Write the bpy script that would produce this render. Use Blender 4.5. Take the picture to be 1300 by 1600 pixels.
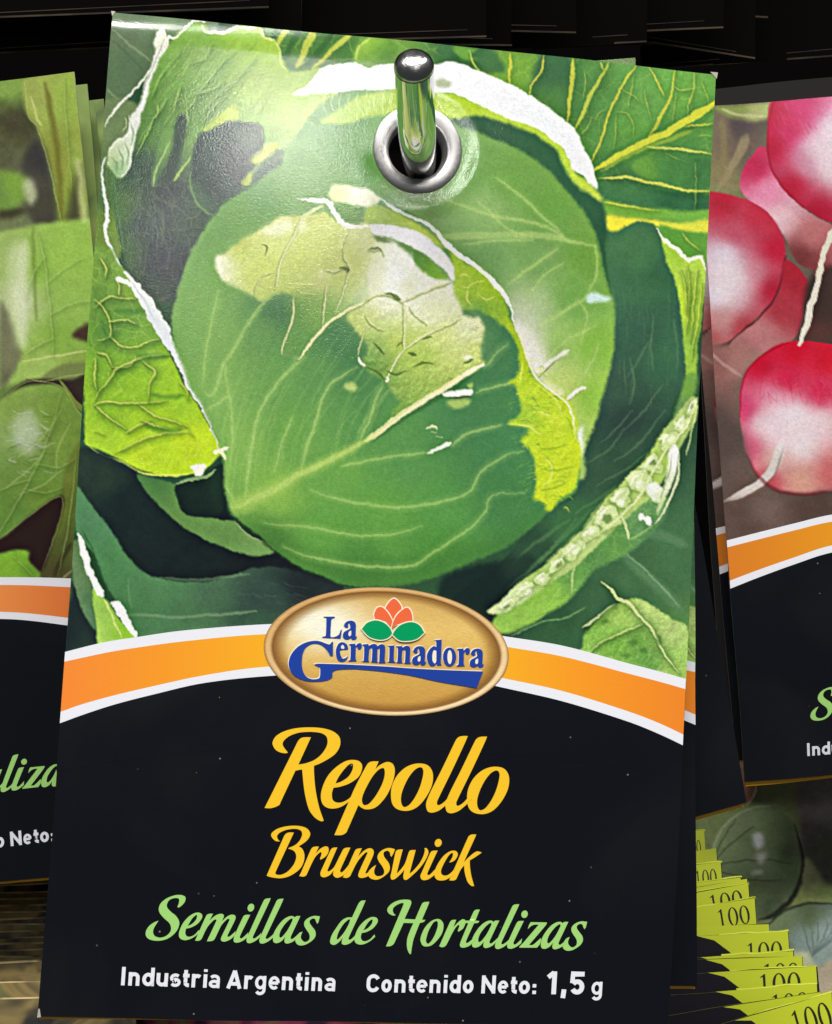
import bpy, math, random
import numpy as np
from mathutils import Vector
from mathutils.geometry import tessellate_polygon

# ------------------------------------------------------------------ camera, light, exposure
for o in list(bpy.data.objects): bpy.data.objects.remove(o)
scene = bpy.context.scene
COL = scene.collection
F = 2430.0                                     # focal length in pixels of the 1300 x 1600 photograph
cam_d = bpy.data.cameras.new('camera'); cam = bpy.data.objects.new('camera', cam_d); COL.objects.link(cam)
cam_d.sensor_fit = 'VERTICAL'; cam_d.sensor_height = 32.0; cam_d.lens = F/1600*32.0
cam_d.clip_start = 0.005; cam_d.clip_end = 60.0
cam.location = (0, 0, 0); cam.rotation_euler = (math.radians(90), 0, 0)
scene.camera = cam

world = bpy.data.worlds.new('World'); scene.world = world; world.use_nodes = True
wb = world.node_tree.nodes['Background']; wb.inputs[0].default_value = (0.95, 0.97, 1.0, 1); wb.inputs[1].default_value = 0.06

def lamp(name, loc, target, sx, sy, watts, col=(1, 0.975, 0.94)):
    d = bpy.data.lights.new(name, 'AREA'); d.shape = 'RECTANGLE'; d.size = sx; d.size_y = sy; d.energy = watts; d.color = col
    o = bpy.data.objects.new(name, d); COL.objects.link(o); o.location = loc
    o.rotation_euler = (Vector(target)-Vector(loc)).to_track_quat('-Z', 'Y').to_euler()
    return o
# shop ceiling lights: a small spot over the aisle behind the photographer (it gives the glare on the
# varnish) and two long tube rows high up that light everything evenly
lamp('ceiling_spot', (0.300, -1.22, 0.575), (-0.03, 0.2, 0.05), 0.07, 0.13, 1.5)
lamp('ceiling_spot', (0.135, -1.285, 0.458), (-0.03, 0.2, 0.05), 0.08, 0.08, 0.28)
lamp('ceiling_tube', (-0.55, -1.25, 2.05), (0.0, 0.2, 0.0), 1.5, 0.25, 68.0)
lamp('ceiling_tube', (0.95, -1.0, 1.9), (0.0, 0.2, 0.0), 1.5, 0.25, 42.0)

vs = scene.view_settings
vs.view_transform = 'Standard'; vs.look = 'None'; vs.exposure = 0.0; vs.gamma = 1.0; vs.use_curve_mapping = False
# ------------------------------------------------------------------ print painter (numpy)
# The pictures printed on the packets are drawn as layered vector shapes and then stored as
# a colour attribute on each packet's finely divided front sheet.
def spline(pts, closed=True, n=6):
    """Catmull-Rom through pts; a third value of 1 marks a sharp corner."""
    P = [(p[0], p[1]) for p in pts]
    K = [len(p) > 2 and p[2] == 1 for p in pts]
    N = len(P)
    out = []
    for i in range(N if closed else N - 1):
        p1 = np.array(P[i], float); p2 = np.array(P[(i + 1) % N], float)
        p0 = np.array(P[(i - 1) % N], float) if (closed or i > 0) else p1
        p3 = np.array(P[(i + 2) % N], float) if (closed or i < N - 2) else p2
        if K[i]: p0 = p1 * 2 - p2
        if K[(i + 1) % N]: p3 = p2 * 2 - p1
        L = np.linalg.norm(p2 - p1) + 1e-9
        m1 = (p2 - p0) * 0.5; m2 = (p3 - p1) * 0.5
        for m in (m1, m2):
            l = np.linalg.norm(m)
            if l > L * 1.1: m *= L * 1.1 / l
        for k in range(n):
            t = k / n; t2 = t * t; t3 = t2 * t
            out.append((2*t3-3*t2+1)*p1 + (t3-2*t2+t)*m1 + (-2*t3+3*t2)*p2 + (t3-t2)*m2)
    if not closed: out.append(np.array(P[-1], float))
    return np.array(out)

def pl(s):
    """'x,y x,y* ...' -> points; * marks a corner"""
    r = []
    for w in s.split():
        c = w.endswith('*')
        x, y = w.rstrip('*').split(',')
        r.append((float(x), float(y), 1 if c else 0))
    return r

def box1(a, r, ax):
    if r < 1: return a
    pad = [(0, 0)] * a.ndim; pad[ax] = (r + 1, r)
    c = np.cumsum(np.pad(a, pad, mode='edge'), axis=ax)
    n = a.shape[ax]
    hi = np.take(c, range(2*r+1, 2*r+1+n), axis=ax); lo = np.take(c, range(0, n), axis=ax)
    return (hi - lo) / (2*r+1)

def blur(a, s):
    if s < 0.4: return a
    if s < 1.2:
        k = s * 0.25
        p = np.pad(a, [(1, 1), (1, 1)] + [(0, 0)] * (a.ndim-2), mode='edge')
        a = p[1:-1, 1:-1]*(1-2*k) + k*(p[:-2, 1:-1]+p[2:, 1:-1])
        p = np.pad(a, [(1, 1), (1, 1)] + [(0, 0)] * (a.ndim-2), mode='edge')
        return p[1:-1, 1:-1]*(1-2*k) + k*(p[1:-1, :-2]+p[1:-1, 2:])
    r = max(1, int(round(s)))
    for _ in range(2):
        a = box1(a, r, 0); a = box1(a, r, 1)
    return a

_rng = np.random.RandomState(7)
def vnoise(h, w, cell, seed, cellx=None):
    r = np.random.RandomState(seed)
    cy, cx = cell, cellx or cell
    g = r.rand(int(h/cy)+3, int(w/cx)+3).astype(np.float32)
    y = np.arange(h)/cy; x = np.arange(w)/cx
    iy = y.astype(int); ix = x.astype(int)
    fy = (y-iy)[:, None]; fx = (x-ix)[None, :]
    fy = fy*fy*(3-2*fy); fx = fx*fx*(3-2*fx)
    a = g[iy][:, ix]; b = g[iy][:, ix+1]; c = g[iy+1][:, ix]; d = g[iy+1][:, ix+1]
    return (a*(1-fx)+b*fx)*(1-fy) + (c*(1-fx)+d*fx)*fy

def fbm(h, w, cell, seed, octs=4):
    o = np.zeros((h, w), np.float32); am = 1.0; tot = 0
    for k in range(octs):
        o += am*(vnoise(h, w, max(1.5, cell), seed+k*17)-0.5); tot += am
        am *= 0.55; cell *= 0.5
    return o/tot*2

class Paint:
    def __init__(s, x0, y0, x1, y1, base):
        s.x0, s.y0 = x0, y0; s.w, s.h = x1-x0, y1-y0
        s.a = np.empty((s.h, s.w, 3), np.float32); s.a[:] = np.array(base, np.float32)/255
        s.k = 0
    def clip(s, bx0, by0, bx1, by1):
        return max(0, int(bx0)-s.x0), max(0, int(by0)-s.y0), min(s.w, int(bx1)-s.x0+1), min(s.h, int(by1)-s.y0+1)
    def field(s, smp, X0, Y0, X1, Y1):
        st = 6
        gx = np.arange(X0, X1+st, st)+s.x0; gy = np.arange(Y0, Y1+st, st)+s.y0
        num = np.zeros((len(gy), len(gx), 3), np.float32); den = np.zeros((len(gy), len(gx), 1), np.float32)
        for (x, y, r, g, b) in smp:
            wgt = 1.0/(((gx[None, :]-x)**2+(gy[:, None]-y)**2)+150.0)**1.5
            num += wgt[..., None]*np.array([r, g, b], np.float32); den += wgt[..., None]
        f = num/den/255
        yy = np.arange(Y1-Y0)/st; xx = np.arange(X1-X0)/st
        iy = yy.astype(int); ix = xx.astype(int); fy = (yy-iy)[:, None, None]; fx = (xx-ix)[None, :, None]
        iy1 = np.minimum(iy+1, len(gy)-1); ix1 = np.minimum(ix+1, len(gx)-1)
        return (f[iy][:, ix]*(1-fx)+f[iy][:, ix1]*fx)*(1-fy)+(f[iy1][:, ix]*(1-fx)+f[iy1][:, ix1]*fx)*fy
    def mask(s, pts, soft):
        m = soft*3+3
        X0, Y0, X1, Y1 = s.clip(pts[:, 0].min()-m, pts[:, 1].min()-m, pts[:, 0].max()+m, pts[:, 1].max()+m)
        if X1 <= X0 or Y1 <= Y0: return None
        W = X1-X0; M = np.zeros((Y1-Y0, W), np.float32)
        px = pts[:, 0]-s.x0-X0; py = pts[:, 1]-s.y0-Y0
        qx = np.roll(px, -1); qy = np.roll(py, -1)
        dy = qy-py; dy[np.abs(dy) < 1e-9] = 1e-9
        cols = np.arange(W)
        for r in range(Y1-Y0):
            for sub in (0.25, 0.75):
                y = r+sub
                on = ((py <= y) & (qy > y)) | ((qy <= y) & (py > y))
                if not on.any(): continue
                xs = np.sort(px[on]+(y-py[on])/dy[on]*(qx[on]-px[on]))
                for k in range(0, len(xs)-1, 2):
                    a, b = max(0.0, xs[k]), min(float(W), xs[k+1])
                    if b <= a: continue
                    ia, ib = int(a), min(W-1, int(b))
                    if ia == ib: M[r, ia] += 0.5*(b-a)
                    else:
                        M[r, ia] += 0.5*(ia+1-a); M[r, ib] += 0.5*(b-ib)
                        if ib > ia+1: M[r, ia+1:ib] += 0.5
        return np.clip(blur(np.clip(M, 0, 1), soft), 0, 1), X0, Y0, X1, Y1
    def comp(s, M, X0, Y0, X1, Y1, col, alpha=1.0, mode='mix'):
        reg = s.a[Y0:Y1, X0:X1]
        if isinstance(col, list): c = s.field(col, X0, Y0, X1, Y1)
        else: c = np.array(col, np.float32)/255
        M = (M*alpha)[..., None]
        if mode == 'mul': s.a[Y0:Y1, X0:X1] = reg*(1-M)+reg*c*M
        else: s.a[Y0:Y1, X0:X1] = reg*(1-M)+c*M
    def poly(s, pts, col, soft=1.0, alpha=1.0, rag=0.0, tex=0.0, cell=14, sm=True, mode='mix', clipto=None):
        if isinstance(pts, str): pts = pl(pts)
        p = spline(pts) if sm else np.array([(q[0], q[1]) for q in pts], float)
        s.k += 1
        if rag:
            r = np.random.RandomState(s.k*31+5)
            n = len(p); j = np.zeros((n, 2))
            for st, am in ((7, 1.0), (3, 0.6), (1, 0.4)):
                kk = r.randn(n//st+2, 2)*am
                t = np.arange(n)/st; i = t.astype(int); f = (t-i)[:, None]
                j += kk[i]*(1-f)+kk[np.minimum(i+1, len(kk)-1)]*f
            p = p+j*rag*0.7
        r = s.mask(p, soft)
        if r is None: return None
        M, X0, Y0, X1, Y1 = r
        if clipto is not None:
            cm = s.full(clipto); M = M*cm[Y0:Y1, X0:X1]
        if tex:
            nz = fbm(Y1-Y0, X1-X0, cell, s.k*13)*.45
            before = s.a[Y0:Y1, X0:X1].copy()
            s.comp(M, X0, Y0, X1, Y1, col, alpha, mode)
            s.a[Y0:Y1, X0:X1] *= (1+nz*tex*M*alpha)[..., None]
        else:
            s.comp(M, X0, Y0, X1, Y1, col, alpha, mode)
        return (M, X0, Y0, X1, Y1)
    def full(s, r):
        F = np.zeros((s.h, s.w), np.float32); M, X0, Y0, X1, Y1 = r; F[Y0:Y1, X0:X1] = M; return F
    def stroke(s, pts, w, col, soft=1.0, alpha=1.0, sm=True, rag=0.0, clipto=None):
        if isinstance(pts, str): pts = pl(pts)
        p = spline(pts, False) if (sm and len(pts) > 2) else np.array([(q[0], q[1]) for q in pts], float)
        n = len(p); s.k += 1
        if np.isscalar(w): w = [w, w]
        ww = np.interp(np.linspace(0, 1, n), np.linspace(0, 1, len(w)), w)/2
        tt = np.linspace(0, 1, n); ww = ww*np.clip(np.minimum(tt, 1-tt)/.14, .3, 1)**.8
        if rag:
            r = np.random.RandomState(s.k*31+5)
            p = p+r.randn(n, 2)*rag*0.5; ww = ww*(1+r.randn(n)*0.12)
        m = ww.max()+soft*3+3
        X0, Y0, X1, Y1 = s.clip(p[:, 0].min()-m, p[:, 1].min()-m, p[:, 0].max()+m, p[:, 1].max()+m)
        if X1 <= X0 or Y1 <= Y0: return
        M = np.zeros((Y1-Y0, X1-X0), np.float32)
        for i in range(n-1):
            a, b = p[i], p[i+1]; mm = max(ww[i], ww[i+1])+soft+2
            cx0, cy0, cx1, cy1 = s.clip(min(a[0], b[0])-mm, min(a[1], b[1])-mm, max(a[0], b[0])+mm, max(a[1], b[1])+mm)
            if cx1 <= cx0 or cy1 <= cy0: continue
            gx = np.arange(cx0, cx1)[None, :]+s.x0+0.5; gy = np.arange(cy0, cy1)[:, None]+s.y0+0.5
            d = b-a; L = d@d+1e-9
            t = np.clip(((gx-a[0])*d[0]+(gy-a[1])*d[1])/L, 0, 1)
            dist = np.hypot(gx-a[0]-t*d[0], gy-a[1]-t*d[1])
            v = np.clip((ww[i]*(1-t)+ww[i+1]*t-dist)/max(soft, 0.7)+0.5, 0, 1)
            sl = M[cy0-Y0:cy1-Y0, cx0-X0:cx1-X0]
            np.maximum(sl, v, out=sl)
        if clipto is not None: M = M*s.full(clipto)[Y0:Y1, X0:X1]
        s.comp(M, X0, Y0, X1, Y1, col, alpha)
    def vein(s, pts, w, col, alpha=0.8, soft=1.5, dark=0.3, clipto=None):
        if isinstance(pts, str): pts = pl(pts)
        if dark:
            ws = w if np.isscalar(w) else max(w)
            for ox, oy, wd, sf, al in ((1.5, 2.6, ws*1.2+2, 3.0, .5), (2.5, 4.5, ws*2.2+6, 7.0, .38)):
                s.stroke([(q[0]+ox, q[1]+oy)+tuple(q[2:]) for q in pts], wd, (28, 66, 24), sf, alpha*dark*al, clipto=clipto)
        if np.isscalar(w): w = [w*.5, w, w*.9, w*.35]
        elif len(w) == 2: w = [w[0]*.65, w[0], w[1], w[1]*.45]
        s.stroke(pts, [k*.7 for k in w], col, soft, alpha*.85, clipto=clipto)
    def relief(s, r, cell, amt, seed):
        """crinkled leaf surface: light and dark sides of small bumps"""
        M, X0, Y0, X1, Y1 = r
        n = fbm(Y1-Y0, X1-X0, cell, seed, 4)
        g = np.zeros_like(n); g[1:, 1:] = (n[1:, 1:]-n[:-1, 1:])*.8+(n[1:, 1:]-n[1:, :-1])*.6
        s.a[Y0:Y1, X0:X1] *= (1+np.clip(g*cell*amt, -.45, .45)*M)[..., None]
    def net(s, r, cell, col, alpha, seed, width=.07, warp=8):
        """fine network of small veins"""
        M, X0, Y0, X1, Y1 = r; h, w = Y1-Y0, X1-X0
        rg = np.random.RandomState(seed); gh, gw = int(h/cell)+4, int(w/cell)+4
        jx = rg.rand(gh, gw); jy = rg.rand(gh, gw)
        y = (np.arange(h)[:, None]+fbm(h, w, cell*1.5, seed+1, 2)*warp)/cell+1; x = (np.arange(w)[None, :]+fbm(h, w, cell*1.5, seed+2, 2)*warp)/cell+1
        iy = np.clip(y.astype(int), 1, gh-2); ix = np.clip(x.astype(int), 1, gw-2)
        d1 = np.full((h, w), 9.0); d2 = d1.copy()
        for a in (-1, 0, 1):
            for b in (-1, 0, 1):
                d = np.hypot(y-(iy+a)-jy[iy+a, ix+b], x-(ix+b)-jx[iy+a, ix+b])
                d2 = np.minimum(d2, np.maximum(d1, d)); d1 = np.minimum(d1, d)
        e = np.clip(1-(d2-d1)/width, 0, 1)*(0.4+0.6*np.clip(vnoise(h, w, cell*2, seed+5)*1.6-.2, 0, 1))
        s.comp((e*M).astype(np.float32), X0, Y0, X1, Y1, col, alpha)
    def tone(s, gr, gg, gb):
        lum = s.a.mean(2, keepdims=True); w = np.clip((lum-.15)/.16, 0, 1); w = w*w*(3-2*w)
        t = np.clip(s.a, 0.001, 1)**np.array([gr, gg, gb], np.float32)
        s.a = s.a*(1-w)+t*w
    def warp(s, amp, cell, seed):
        dx = fbm(s.h, s.w, cell, seed, 3)*amp; dy = fbm(s.h, s.w, cell, seed+7, 3)*amp
        y, x = np.mgrid[0:s.h, 0:s.w].astype(np.float32)
        X = np.clip(x+dx, 0, s.w-1.01); Y = np.clip(y+dy, 0, s.h-1.01)
        ix = X.astype(int); iy = Y.astype(int); fx = (X-ix)[..., None]; fy = (Y-iy)[..., None]; a = s.a
        s.a = ((a[iy, ix]*(1-fx)+a[iy, ix+1]*fx)*(1-fy)+(a[iy+1, ix]*(1-fx)+a[iy+1, ix+1]*fx)*fy).astype(np.float32)
    def sharpen(s, amt, rad=2):
        s.a = np.clip(s.a+(s.a-blur(s.a, rad))*amt, 0, 1)
    def grain(s, amt, seed=3, lines=0.0):
        n = fbm(s.h, s.w, 3, seed, 2)*0.6+np.random.RandomState(seed).randn(s.h, s.w)*0.4
        s.a *= (1+n*amt)[..., None]
        if lines:
            y = np.arange(s.h)[:, None]; x = np.arange(s.w)[None, :]
            s.a *= (1+lines*np.sin((y-0.09*x)*2*np.pi/3.4))[..., None]
    def sample(s, X, Y):
        x = np.clip(X-s.x0-0.5, 0, s.w-1.001); y = np.clip(Y-s.y0-0.5, 0, s.h-1.001)
        ix = x.astype(int); iy = y.astype(int); fx = (x-ix)[..., None]; fy = (y-iy)[..., None]
        a = s.a
        c = (a[iy, ix]*(1-fx)+a[iy, ix+1]*fx)*(1-fy)+(a[iy+1, ix]*(1-fx)+a[iy+1, ix+1]*fx)*fy
        return np.clip(c, 0.004, 0.985)
# ------------------------------------------------------------------ the cabbage picture
def paint_cabbage():
    C = Paint(50, 0, 1130, 1130, (42, 78, 54))
    LG = (168, 200, 112); CR = (232, 236, 214); WH = (232, 236, 240); YL = (206, 214, 66)
    # --- upper background leaves
    C.poly('150,0 330,0 330,60 260,100 200,150 150,260', [(190, 30, 84, 106, 86), (280, 35, 96, 122, 96), (200, 120, 74, 100, 78), (170, 200, 84, 112, 78)], 2, tex=.12)
    C.stroke('176,44 205,70 238,98', 3, (120, 140, 112), 2, .6); C.stroke('168,138 178,148 190,158', 3, (120, 140, 112), 2, .6)
    C.stroke('174,60 200,84 226,112', 2, (60, 82, 64), 3, .5)
    C.poly('140,170 215,165 215,260 180,420 140,420', [(180, 190, 96, 120, 84), (170, 300, 70, 104, 66), (160, 360, 98, 130, 60)], 2, tex=.15)
    # behind the head: top strip with radiating leaf ribs
    ur = C.poly('400,20 1130,60 1130,420 930,400 880,190 700,120 420,130', [(440, 60, 70, 116, 58), (520, 70, 62, 108, 56), (600, 75, 100, 150, 66), (720, 90, 54, 100, 62), (800, 110, 108, 160, 60), (870, 130, 56, 104, 60), (920, 150, 72, 124, 66), (1000, 160, 88, 146, 74), (1060, 150, 94, 156, 70), (1000, 210, 84, 146, 66), (1060, 270, 62, 118, 66), (980, 310, 52, 100, 66), (1090, 370, 92, 150, 62)], 1, tex=.16, cell=26)
    C.relief(ur, 14, .02, 8); C.net(ur, 30, (170, 202, 100), .28, 9)
    for q, w in (('452,42 440,60 424,88', [9, 5]), ('492,46 478,72 462,104', [13, 7]), ('548,52 520,76 482,112', [10, 5])):
        C.stroke(q, w, (172, 186, 78), 3, .85)
    for q in ('470,46 456,70 444,96', '520,50 500,76 478,102', '434,40 428,58 420,70'):
        C.stroke(q, 10, (48, 92, 50), 4, .75)
    C.poly('552,98 560,74 578,58 606,60 622,76 610,96 580,100', [(575, 66, 128, 176, 70), (600, 86, 84, 136, 58)], 2, tex=.2)
    C.stroke('556,96 562,74 580,58', 3, (176, 200, 100), 1.5, .8)
    C.poly('690,60 760,70 790,110 760,112 720,96 690,100', (52, 98, 62), 3, .9, tex=.2)
    C.poly('708,72 745,74 735,84 748,92 722,90', (92, 150, 62), 2, .9)
    C.poly('845,86 890,92 885,190 850,150 830,150', [(860, 110, 50, 92, 66), (870, 160, 66, 116, 62)], 3, .9)
    # ribs of the upper right leaf
    R = (214, 212, 74); R2 = (190, 206, 92)
    C.vein('734,76 742,100 758,118', 4, R2); C.vein('797,82 796,108 796,132', [6, 6], R); C.vein('851,86 846,112 832,132 827,152', [4, 4], R)
    C.vein('895,90 894,130 884,192', [9, 8], (206, 206, 70)); C.vein('950,98 930,136 896,204', [7, 9], (196, 206, 78))
    C.vein('938,96 940,104 942,110', 3, R2); C.vein('996,100 972,134 952,180 938,222 922,258', [5, 5, 4], R)
    C.vein('1014,103 1026,128 1037,152', 4, R); C.vein('1054,106 1047,150 1030,186 1014,216', [5, 8], R)
    C.vein('1083,108 1083,140 1076,168 1075,188', 3, R2); C.vein('1052,136 1066,142 1082,138', 2.5, R2)
    for q in ('960,176 978,178 988,196 992,216', '962,180 962,210 958,236', '912,110 914,130 911,156', '990,118 985,150 978,170', '1008,140 1012,170 1016,190', '1056,146 1054,170 1050,196', '906,210 918,200 924,180', '1090,214 1100,210 1112,213', '1080,250 1090,268 1088,290 1086,320 1076,332', '1022,256 1020,270 1026,280', '985,290 1000,304 1010,322', '1066,360 1080,376 1094,390', '930,190 936,178 944,172', '1096,126 1104,150 1108,172', '972,140 990,150 1000,160', '1040,240 1062,250 1080,256'):
        C.vein(q, 2.0, R2, .65, 1.2)
    C.vein('928,266 1000,226 1062,196 1118,160', [12, 13, 17, 22], (212, 214, 66), .95, 2)
    C.stroke('940,266 1006,232 1080,206', [5, 6, 8], (150, 180, 60), 3, .6)
    C.vein('1008,230 1050,232 1112,241', [5, 6], (204, 214, 100), .9); C.vein('1072,199 1090,196 1115,193', 4, R)
    C.poly('986,262 1010,244 1060,248 1112,252 1112,292 1060,290 1010,280', [(1050, 265, 58, 116, 62), (1100, 270, 52, 104, 64), (1000, 270, 92, 148, 60)], 2, .8, tex=.2)
    C.poly('944,292 980,288 1040,298 1112,306 1112,328 1050,326 980,316 946,310', [(980, 300, 56, 110, 70), (1060, 312, 42, 92, 62)], 2, .95, tex=.2)
    C.vein('938,278 980,278 1036,290 1075,297 1112,300', [6, 6, 4], (200, 208, 92), .95); C.vein('1086,256 1087,280 1086,330', 2.2, (150, 190, 90), .6)
    C.poly('942,314 990,322 1050,330 1110,332 1110,348 1040,344 980,340 944,336', [(980, 330, 110, 168, 60), (1080, 338, 104, 166, 66)], 2, .95)
    C.vein('944,316 980,322 1030,330', [5, 3], (196, 206, 84), .9)
    C.poly('945,338 1000,342 1060,348 1108,344 1106,364 1060,358 990,352 960,362 946,356', [(970, 346, 222, 216, 62), (1080, 352, 204, 212, 70)], 1.6)
    C.poly('1030,352 1070,362 1106,366 1104,412 1080,404 1050,384', [(1080, 380, 84, 146, 58)], 2); C.vein('1066,362 1076,378 1094,392', 3, R2)
    # --- folded outer leaf, top left
    fl = C.poly('256,74 290,40 320,36 330,50 348,46 372,34 408,40 414,56 434,64 440,86 452,110 520,110 520,200 430,250 330,330 270,470 200,420 176,300 200,250 214,180 240,110',
           [(300, 60, 112, 158, 72), (380, 60, 136, 180, 72), (425, 80, 148, 188, 74), (330, 110, 112, 160, 74), (270, 130, 98, 146, 70), (400, 140, 150, 184, 90), (460, 170, 160, 192, 96), (300, 190, 92, 140, 66), (240, 200, 78, 124, 62), (220, 260, 50, 76, 66), (260, 310, 48, 58, 64), (220, 350, 50, 66, 70), (250, 400, 44, 52, 60), (320, 330, 48, 70, 56), (380, 230, 110, 160, 80), (190, 330, 70, 104, 66), (190, 390, 60, 92, 60)], 1.2, rag=1.5, tex=.16, cell=18)
    C.relief(fl, 12, .025, 4); C.net(fl, 26, (160, 196, 104), .14, 5)
    for i in range(60):
        r = np.random.RandomState(i+50); x = 262+r.rand()*170; y = 60+r.rand()*110
        L = 14+r.rand()*30
        C.stroke([(x, y), (x-L*.35, y+L*.5), (x-L*.8, y+L)], [.5, 2, .5], (166, 202, 108) if i % 2 else (70, 116, 54), 1.4, .4)
    for q in ('366,78 344,102 326,124 312,146 292,172 270,196', '292,170 294,192 286,214', '262,154 250,172 236,192 216,224', '282,136 276,156 271,180', '256,112 246,130 236,152', '330,70 318,90 300,100', '304,150 330,140 352,128', '248,164 246,176 242,186', '400,90 372,120 340,150 318,176', '240,190 224,220 212,244', '352,150 330,172 316,196'):
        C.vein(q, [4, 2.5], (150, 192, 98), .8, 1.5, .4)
    C.poly('272,196 286,178 293,192 286,226 276,262 262,290 252,286 262,246', (44, 66, 58), 2.5, .9)
    C.poly('254,210 270,202 268,232 252,268 240,292 238,272 246,238', [(256, 220, 92, 140, 72), (246, 270, 70, 108, 66)], 2, .9)
    C.stroke('240,292 243,272 254,244 266,222', 2.2, (160, 196, 120), 1.2, .7); C.stroke('272,284 286,262 297,246', [5, 2], (140, 180, 90), 1.5, .8)
    for i in range(14):
        r = np.random.RandomState(i+90); x = 200+r.rand()*70; y = 270+r.rand()*110
        C.stroke([(x, y), (x+4, y+22), (x+2, y+50)], 2, (96, 104, 112), 2, .22)
    C.poly('305,222 324,204 350,190 382,190 410,198 412,232 398,262 378,290 352,312 336,338 312,326 298,302 297,260',
           [(350, 215, 40, 66, 58), (390, 215, 62, 84, 72), (330, 290, 34, 56, 52), (370, 250, 36, 56, 54), (310, 310, 52, 84, 62)], 2, tex=.15)
    C.stroke('298,270 298,296 312,322 334,338', 3, (84, 124, 76), 2, .8)
    C.poly('316,204 340,182 366,164 372,186 350,192 326,206', [(350, 180, 176, 196, 84), (322, 202, 140, 170, 60)], 2, .9)
    C.poly('400,240 420,224 436,224 424,244 404,256 392,252', (176, 190, 82), 2.5, .85); C.poly('376,288 388,270 398,276 388,292', (150, 176, 60), 2, .85)
    C.poly('404,258 430,236 446,238 430,262 396,286', (54, 84, 66), 3, .8)
    # --- white ruffled rim
    C.stroke('320,32 302,29 288,44 276,58 262,58 258,76 248,88 238,106 222,128 204,146 186,164 172,184 164,196', [6, 3, 6, 3, 4, 3], (214, 220, 196), 1.2, .95, rag=1.2)
    C.stroke('408,36 390,42 372,40 350,50 338,50 320,48 316,38', [4, 6, 4], (214, 218, 200), 1.2, .9, rag=1)
    C.stroke('430,62 412,56 408,42', 4, (200, 214, 130), 1.2, .8); C.stroke('452,110 440,100 438,78 430,64', 2.5, (196, 212, 120), 1.2, .7)
    C.stroke('240,64 252,48 256,58', [4, 8, 6], (216, 222, 202), 1.2, .9, rag=1.5)
    C.stroke('252,56 250,74 245,88', 2, (90, 110, 90), 1, .6)
    def U(t): return [(125+p[0]*.3846, p[1]*.3846, p[2]) for p in pl(t)]
    C.poly(U('326,118 340,130 352,150 340,220 306,296 278,366 250,462 222,556 208,640 192,690 160,722 130,690 108,664 112,622 140,572 190,540 200,474 236,432 258,362 286,280 312,210 296,180 300,150'),
           [(250, 60, 224, 226, 206), (245, 90, 206, 214, 200), (225, 150, 214, 220, 212), (205, 200, 206, 212, 202), (185, 235, 186, 202, 168), (200, 240, 200, 214, 196), (180, 262, 120, 164, 118), (170, 250, 170, 190, 140)], 1.2, rag=1.6, tex=.14, cell=6)
    for q in ('150,600 170,640 165,690', '180,580 195,620 185,670', '125,640 145,660 150,700', '205,500 215,540 205,590'): C.stroke(U(q), [1, 4, 1.5], (96, 140, 92), 1.6, .6)
    C.stroke(U('340,150 318,220 288,296 262,366 236,450'), [1, 2.2, 2, 2, 1], (120, 136, 120), 1.1, .6)
    C.stroke(U('200,470 192,545 142,575 112,622'), [1.5, 2, 1.5], (236, 238, 230), 1, .8)
    C.stroke(U('208,600 196,680 165,720'), [1, 2.4, 1], (236, 240, 236), 1, .7)
    C.stroke('190,205 197,196 195,184', 2, (180, 196, 160), 1, .7)
    C.stroke('164,248 160,280 165,310 169,340 165,360 172,386 182,408 200,430', [4, 4, 6, 4, 8], WH, 1.1, .95, rag=1)
    C.stroke('176,268 180,300 186,340 192,390', 3, (70, 120, 84), 2, .6)
    # --- left middle leaf
    lm = C.poly('140,396 168,384 184,410 198,424 206,446 230,490 262,550 292,606 324,664 348,704 340,716 306,738 262,744 214,732 186,718 158,704 132,690',
           [(160, 410, 96, 138, 58), (200, 450, 116, 156, 58), (160, 470, 84, 130, 58), (200, 490, 84, 136, 52), (230, 510, 98, 150, 50), (165, 520, 74, 124, 52), (220, 550, 104, 158, 48), (270, 570, 140, 188, 44), (170, 580, 108, 160, 44), (220, 600, 128, 180, 42), (280, 630, 140, 190, 44), (170, 640, 124, 174, 44), (240, 660, 152, 198, 40), (300, 690, 182, 214, 40), (220, 710, 176, 212, 44), (150, 690, 150, 196, 50)], 1.2, tex=.14, cell=12)
    C.relief(lm, 14, .02, 12); C.net(lm, 24, (190, 210, 100), .4, 13, .06)
    for q in ('150,478 170,462 190,466 212,466', '148,468 160,476 172,500 172,526 150,532', '172,502 196,500 214,506', '172,526 190,540 214,542 234,534 250,530', '150,550 166,556 176,576', '185,462 185,446 180,430', '214,556 200,572 176,576', '268,554 240,556 212,562 180,580 156,612 146,630', '146,634 166,628 200,630 230,628 262,626', '224,564 242,580 232,602 230,626', '282,596 290,606 292,624', '146,634 176,656 200,670', '200,676 216,664 236,656', '214,630 242,650 272,660 288,666', '292,676 262,678 230,684 210,694 178,708', '290,666 300,682', '150,560 148,590 152,610', '156,404 166,420 164,434', '260,672 240,664 220,654', '146,672 160,678'):
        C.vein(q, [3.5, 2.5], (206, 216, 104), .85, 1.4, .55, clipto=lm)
    for q in ('180,484 205,488 226,486', '214,556 240,558 264,556', '236,616 262,620 286,618', '230,666 262,674 284,672', '158,500 166,520 168,534'):
        C.stroke(q, 8, (50, 104, 40), 5, .5, clipto=lm)
    C.stroke('135,694 160,712 190,722 214,736 240,742 280,742 312,736', [2, 3, 3], (206, 224, 90), 1.2, .9)
    C.stroke('182,434 196,440 204,446', [8, 6], WH, 1.2, .9, rag=1)
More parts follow.
